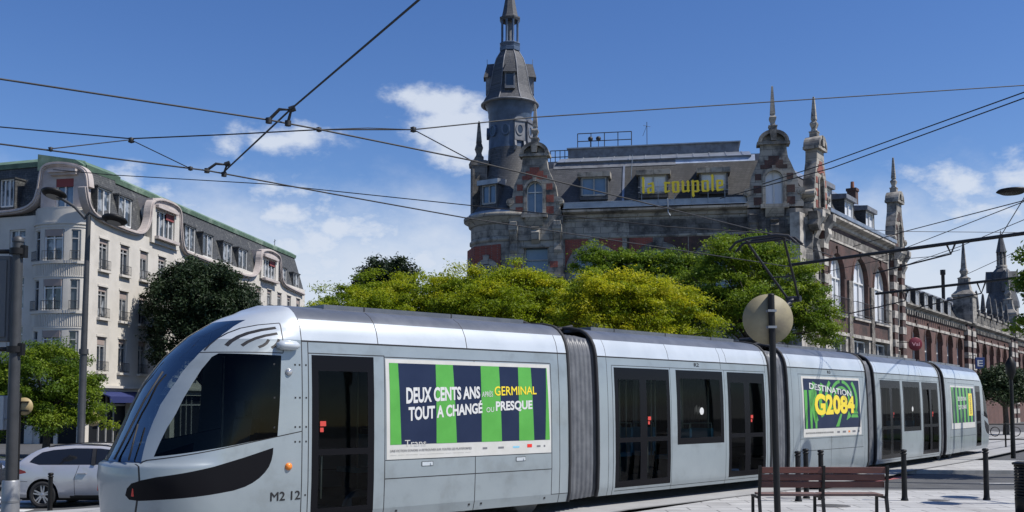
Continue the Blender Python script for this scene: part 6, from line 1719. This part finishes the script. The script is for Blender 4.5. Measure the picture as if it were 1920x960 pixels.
# ---- cars
def build_car(root, paint):
    L_ = 4.58
    xs = [0, .03, .08, .16, .28, .42, .55, .7, .87, 1.05, 1.25, 1.5, 1.8, 2.1, 2.4, 2.7, 2.95, 3.15, 3.35, 3.55, 3.8, 4.05, 4.25, 4.4, 4.5, 4.56, 4.58]
    roof = lambda x: float(np.interp(x, [0, .04, .12, .25, .42, .62, .9, 1.5, 2.1, 2.6, 3.0, 3.35, 3.55, 4.1, 4.4, 4.53, 4.58], [.90, .97, 1.02, 1.13, 1.26, 1.38, 1.44, 1.475, 1.465, 1.40, 1.26, 1.08, 1.0, .90, .80, .70, .62]))
    wid = lambda x: float(np.interp(x, [0, .05, .2, .5, 1.2, 3.5, 4.1, 4.4, 4.54, 4.58], [.66, .74, .83, .88, .90, .895, .87, .79, .66, .58]))
    bm = bmesh.new(); rows = []
    for x in xs:
        w, zr = wid(x), roof(x); belt = min(.99, zr - .09); cab = max(0, min(1, (zr - 1.0) / .35))
        wr = w * (.93 - .23 * cab)
        pts = [(w * .80, .19), (w * .95, .24), (w * .995, .36), (w, .55), (w * .995, .74), (w * .985, .80), (w * .97, belt), (w * .97 * .6 + wr * .4, belt + (zr - belt) * .42), (wr, zr - .055), (wr * .9, zr - .018), (wr * .6, zr), (0, zr + .008)]
        rows.append([bm.verts.new((x, -y, z)) for y, z in pts] + [bm.verts.new((x, y, z)) for y, z in pts[-2::-1]])
    for i in range(len(rows) - 1):
        for k in range(len(rows[0]) - 1): bm.faces.new((rows[i][k], rows[i + 1][k], rows[i + 1][k + 1], rows[i][k + 1]))
    bm.faces.new(rows[0]); bm.faces.new(rows[-1][::-1])
    WIN = [(.50, 1.065), (.58, 1.17), (.74, 1.29), (1.0, 1.345), (1.5, 1.385), (2.1, 1.38), (2.55, 1.325), (2.9, 1.19), (3.18, 1.04), (2.6, 1.01), (.75, 1.005)]
    wheels = ((.86, .315), (3.63, .315))
    circ = [[(cx_ + .375 * math.cos(t), cz_ + .375 * math.sin(t)) for t in np.linspace(0, 6.283, 25)[:-1]] for cx_, cz_ in wheels]
    seam_ = [ribbon([(1.62, .32), (1.60, .7), (1.70, 1.0)], .012), ribbon([(2.62, .32), (2.62, 1.0)], .012), ribbon([(1.60, .30), (3.2, .30)], .012), ribbon([(.05, .62), (.5, .62)], .01)]
    TL = [(-.1, .80), (-.1, .94), (.16, .94), (.44, .86), (.46, .82), (.24, .78), (.20, .74), (-.1, .74)]
    HL = [(4.05, .70), (4.15, .82), (4.5, .76), (4.56, .64), (4.3, .64)]
    RW = [(.10, 1.03), (.40, 1.245), (.42, 1.27), (.02, 1.27), (-.1, 1.03)]
    for P_ in [WIN, TL, HL] + circ + seam_: cut_side(bm, P_)
    bm.verts.index_update()
    def cl(c, f):
        x, z, y = c.x, c.z, abs(c.y)
        n = f.normal
        for q in circ:
            if inpoly(x, z, q) and y > .45: return ('hole', 0)
        if inpoly(x, z, WIN) and y > .45: return ('side_glass', 0)
        if inpoly(x, z, TL) and y > .45: return ('tail_light', 0)
        if inpoly(x, z, HL) and y > .45: return ('headlight', 0)
        if 2.62 < x < 3.42 and z > 1.04 and y < .64: return ('windscreen', 0)
        if .10 < x < .42 and z > 1.0 and y < .62: return ('rear_window', 0)
        for s_ in seam_:
            if inpoly(x, z, s_) and y > .5: return ('body', 1)
        if z < .27: return ('body', 1)
        return ('body', 0)
    parts = split_faces(bm, cl); bm.free(); parts.pop('hole', None)
    darkglass = pm('car_glass', (0.010, 0.012, 0.016), 0.06, spec=0.6)
    mats_ = dict(body=[paint, seam], side_glass=[darkglass], tail_light=[pm('tail_red', (0.25, 0.012, 0.015), 0.2)], headlight=[pm('headlight_clear', (0.4, 0.42, 0.45), 0.1, 0.5)], windscreen=[darkglass], rear_window=[darkglass])
    for k_, v_ in parts.items(): v_.build(k_, mats_[k_], root)
    rim = pm('alloy', (0.42, 0.43, 0.45), 0.3, 0.7); tyre = pm('tyre', (0.02, 0.02, 0.021), 0.85)
    for cx_, cz_ in wheels:
        for s_ in (-1, 1):
            mb = MB(Matrix.Translation((cx_, s_ * .80, cz_)) @ Matrix.Rotation(R(90) * (1 if s_ < 0 else -1), 4, 'X'))
            mb.lathe([(.225, -.09), (.30, -.095), (.318, -.06), (.318, .05), (.305, .085), (.235, .09), (.225, .06), (.225, -.09)], 32); wh = mb.build('wheel', tyre, root)
            mb.v, mb.f, mb.m, mb.sm = [], [], [], []
            mb.lathe([(.0, .02), (.21, .03), (.225, .075), (.235, .088), (.215, .085), (.20, .05), (.20, .02)], 32, mat=1); mb.lathe([(0, .082), (.04, .08), (.05, .06), (.05, .02)], 12)
            for k in range(5):
                a = 2 * math.pi * k / 5 + .3; ca, sa = math.cos(a), math.sin(a)
                for o_ in (-.02, .02):
                    q = [(.03, -.018 + o_ * .6), (.03, .018 + o_ * .6), (.215, .016 + o_ * 1.9), (.215, -.016 + o_ * 1.9)]
                    mb.add([(x_ * ca - y_ * sa, x_ * sa + y_ * ca, h_) for h_ in (.05, .078) for x_, y_ in q], [(4, 5, 6, 7), (0, 1, 5, 4), (1, 2, 6, 5), (2, 3, 7, 6), (3, 0, 4, 7)])
            mb.build('rim', [rim, pm('rim_shadow', (0.03, 0.03, 0.032), 0.6)], wh)
    mb = MB()
    for cx_, cz_ in wheels: mb.box(cx_ - .42, cx_ + .42, -.70, .70, .25, .75)
    mb.box(.3, 4.3, -.68, .68, .17, .3); mb.build('underbody', tyre, root)
    for x in (1.78, 2.78):
        mb = MB()
        for s_ in (-1, 1): mb.box(x - .1, x + .1, s_ * .905 - .018, s_ * .905 + .018, .80, .825)
        mb.build('door_handle', paint, root)
    mb = MB()
    for s_ in (-1, 1): mb.prism([(2.85, 1.0), (2.9, 1.12), (3.05, 1.13), (3.08, 1.02)], s_ * .93, s_ * 1.08, 0)
    mb.build('door_mirror', paint, root)
    for s_ in (-1, 1): mb = MB(); mb.tube([(.85, s_ * .57, 1.40), (1.0, s_ * .57, 1.445), (1.5, s_ * .575, 1.485), (2.2, s_ * .57, 1.455), (2.45, s_ * .56, 1.39)], .016, 6); mb.build('roof_rail', seam, root)
    mb = MB()
    for s_ in (-1, 1): mb.add([(1.98, s_ * .888, 1.0), (2.08, s_ * .888, 1.0), (2.05, s_ * .80, 1.19), (1.96, s_ * .80, 1.19), (2.02, s_ * .672, 1.38), (1.93, s_ * .672, 1.38)], [(0, 1, 2, 3), (3, 2, 4, 5)])
    mb.build('door_pillar', seam, root)
silverp = pm('car_silver', (0.50, 0.50, 0.52), 0.28, 0.35, coat=0.8)
zc_ = gz(-11) - .1
car = thing('estate_car', 'silver estate car with dark windows, half hidden by the tram nose', 'car', (-11.80, 24.65, zc_), R(0), 'cars waiting on the side street')
build_car(car, silverp)
darkp = pm('car_dark', (0.035, 0.042, 0.055), 0.25, 0.3, coat=0.8)
car2 = copy_tree(car); car2['label'] = 'dark blue grey car whose nose shows left of the thick pole'
car2.location = (-18.75, 28.9, zc_)
for ch in car2.children:
    for sl_ in ch.material_slots:
        if sl_.material == silverp: sl_.link = 'OBJECT'; sl_.material = darkp
# dark shop terrace things in the shade at the left
# ================================================================ overhead line
wirem = pm('wire', (0.012, 0.012, 0.013), 0.6)
def sag(a, b, s, n=14): return [a.lerp(b, i / n) - Vector((0, 0, s * 4 * (i / n) * (1 - i / n))) for i in range(n + 1)]
def wire(name, label, pts, r=.014, s=0.0, cat='wire', group=None, parent=None):
    """pts: (pixel x, pixel y, distance) stations of the wire."""
    P = [q if isinstance(q, Vector) else at(*q) for q in pts]; path = []
    for a, b in zip(P, P[1:]): path += sag(a, b, s)[(1 if path else 0):]
    base = path[0].copy(); mb = MB(Matrix.Translation(-base)); mb.tube(path, r, 6)
    o = mb.build(name, wirem, parent); o.location = base
    if not parent: tag(o, label, cat, group)
    return o
ow = 'overhead tram wires'
wire('contact_wire', 'tram contact wire falling from upper left across the sky to the turret', [(-60, 138, 12.7), (0, 148, 13.2), (505, 225, 15.3), (600, 243, 15.8), (880, 300, 17.6), (1240, 388, 21.0), (1450, 440, 25.3), (1560, 480, 29.5)], .015, 0, group=ow)
wire('contact_wire', 'lower tram contact wire from the left edge over the apartment roof to the turret foot', [(-60, 263, 16.2), (0, 270, 16.5), (390, 320, 18.4), (620, 363, 20.3), (870, 408, 23), (1180, 455, 27.5), (1480, 500, 34)], .014, 0, group=ow)
wire('span_wire', 'nearly level span wire crossing the whole sky to upper right', [(-60, 234, 19.5), (0, 238, 19), (245, 260, 18.6), (430, 252, 18.2), (600, 243, 17.8), (775, 243, 18.4), (1000, 220, 20), (1400, 194, 22), (1920, 160, 24), (2050, 152, 24.5)], .012, 0, group=ow)
wire('feeder_wire', 'thin feeder wire starting at the pink gable and passing behind the turret', [(100, 318, 34), (210, 328, 33), (500, 345, 31), (880, 385, 29), (1250, 425, 28), (1480, 440, 28)], .014, 0, group=ow)
wire('pull_off_cable', 'thick diagonal cable dropping from the top edge to the wire hangers', [at(785, 0, 11.15) + (at(785, 0, 11.15) - at(545, 205, 15.2)) * 2.6, (785, 0, 11.15), (545, 205, 15.2), (420, 322, 18.7)], .016, 0, group=ow)
wire('bridle_wire', 'short slack bridle wire over the left apartment roof', [(95, 279, 16.9), (245, 262, 18.6), (357, 316, 18.1)], .010, 0, group=ow)
wire('bridle_wire', 'short sloping bridle wire just left of the turret', [(775, 243, 18.4), (882, 300, 17.7)], .010, 0, group=ow)
wire('bridle_wire', 'short pale bridle doubling the span wire at mid sky', [(598, 243, 15.9), (690, 240, 17), (775, 243, 18.4)], .008, 0, group=ow)
wire('suspension_wire', 'upper of two parallel wires rising from the corner gable to the right edge', [(1430, 345, 34), (1545, 308, 31), (1920, 173, 24), (2050, 125, 22)], .016, 0, group=ow)
wire('suspension_wire', 'lower of two parallel wires rising from the corner gable to the right edge', [(1350, 372, 36), (1560, 315, 31), (1920, 184, 24), (2050, 137, 22)], .016, 0, group=ow)
wire('stay_wire', 'wire rising gently from the side facade to the right edge at mid height', [(1600, 462, 42), (1700, 433, 38), (1920, 376, 31), (2050, 345, 29)], .016, 0, group=ow)
wire('stay_wire', 'second wire below it, meeting the far pinnacle', [(1640, 487, 46), (1690, 468, 42), (1920, 378, 30.5), (2050, 330, 28)], .014, 0, group=ow)
wire('stay_wire', 'steep wire rising from the far turret to the right edge', [(1690, 500, 50), (1800, 462, 43), (1920, 412, 36), (2050, 352, 33)], .014, 0, group=ow)
wire('stay_wire', 'level thin wire passing low behind the black bracket tubes', [(1560, 428, 40), (1700, 434, 42), (1920, 436, 44)], .012, 0, group=ow)
wire('stay_wire', 'short steep wire above the far turret near the right edge', [(1878, 440, 33), (1930, 355, 28), (1960, 310, 26)], .014, 0, group=ow)
wire('stay_wire', 'low wire from the brick wing up past the lower bracket tube', [(1800, 520, 52), (1920, 465, 44), (2050, 405, 40)], .014, 0, group=ow)
wire('stay_wire', 'thin wire crossing the brick arches of the corner building', [(1500, 520, 45), (1640, 490, 42), (1760, 480, 40), (1800, 468, 39)], .012, 0, group=ow)
# bow hangers where the diagonal cable holds the contact wires
def hanger(label, pts, Y):
    P = [at(px, py, Y + d) for px, py, d in pts]; base = P[0].copy(); mb = MB(Matrix.Translation(-base))
    mb.tube(P, .026, 8)
    for q in (P[0], P[-1]): mb.tube([q + Vector((0, 0, -.05)), q + Vector((0, 0, .03))], .05, 8)
    mb.tube([P[2] + Vector((-.03, 0, .0)), P[2] + Vector((.06, 0, .03))], .05, 8)
    o = mb.build('wire_hanger', wirem); o.location = base; tag(o, label, 'hanger', 'bow hangers on the contact wires')
hanger('upper black bow hanger near the middle of the sky', [(504, 225, 0), (524, 205, 0), (546, 206, .05), (540, 230, .1)], 15.25)
hanger('lower black bow hanger above the apartment roof', [(388, 319, 0), (405, 307, 0), (425, 309, .05), (420, 326, .1)], 18.5)
# clips and insulators
def clip(label, px, py, Y, r=.06):
    q = at(px, py, Y); mb = MB(); mb.lathe([(0, -r), (r, -r * .6), (r * .7, 0), (r, r * .6), (0, r)], 10); o = mb.build('wire_clip', wirem); o.location = q; tag(o, label, 'clip', 'clips on the wires')
clip('dark wire clip above the left apartment roof', 246, 263, 18.6); clip('dark clip on the span wire left of the cloud and turret', 775, 243, 18.4)
clip('small clip on the contact wire at mid sky', 598, 243, 15.9, .045); clip('small clip where the slack bridle meets the lower contact wire', 357, 316, 18.1, .045); clip('leftmost small clip on the lower contact wire', 95, 280, 16.9, .045)
# black bracket tubes reaching in from poles right of the frame
def bracket(label, a, b, Yp, drops):
    A, B = at(*a), at(*b); t = thing('bracket_arm', label, 'bracket', (B.x, B.y, 0), 0, 'black bracket tubes over the tracks')
    M_ = Matrix.Translation((-B.x, -B.y, 0))
    mb = MB(M_); mb.tube([A, B], .05, 10); mb.build('tube', wirem, t)
    mb = MB(); mb.tube([(0, 0, 0), (0, 0, B.z + .8)], [.14, .10], 14); mb.build('pole', postgrey, t)
    mb = MB(M_)
    for px, py, Y, w in drops:
        q0, q1, q2 = at(px - w, py - 6, Y), at(px, py + 14, Y), at(px + w, py - 8, Y); mb.tube([q0, q1, q2], .03, 6)
        e = q1 + Vector((-1.6, 1.5, -.35)); mb.tube([q1, e], .022, 6)
    mb.build('steady_arm', wirem, t)
bracket('upper black bracket tube crossing in front of the side facade', (1480, 497, 31), (1990, 428, 24.6), 24.6, [(1783, 462, 27.5, 9)])
bracket('lower black bracket tube crossing above the brick arches', (1642, 551, 39), (2000, 510, 33.5), 33.5, [(1840, 536, 36, 8), (1697, 550, 38, 6)])
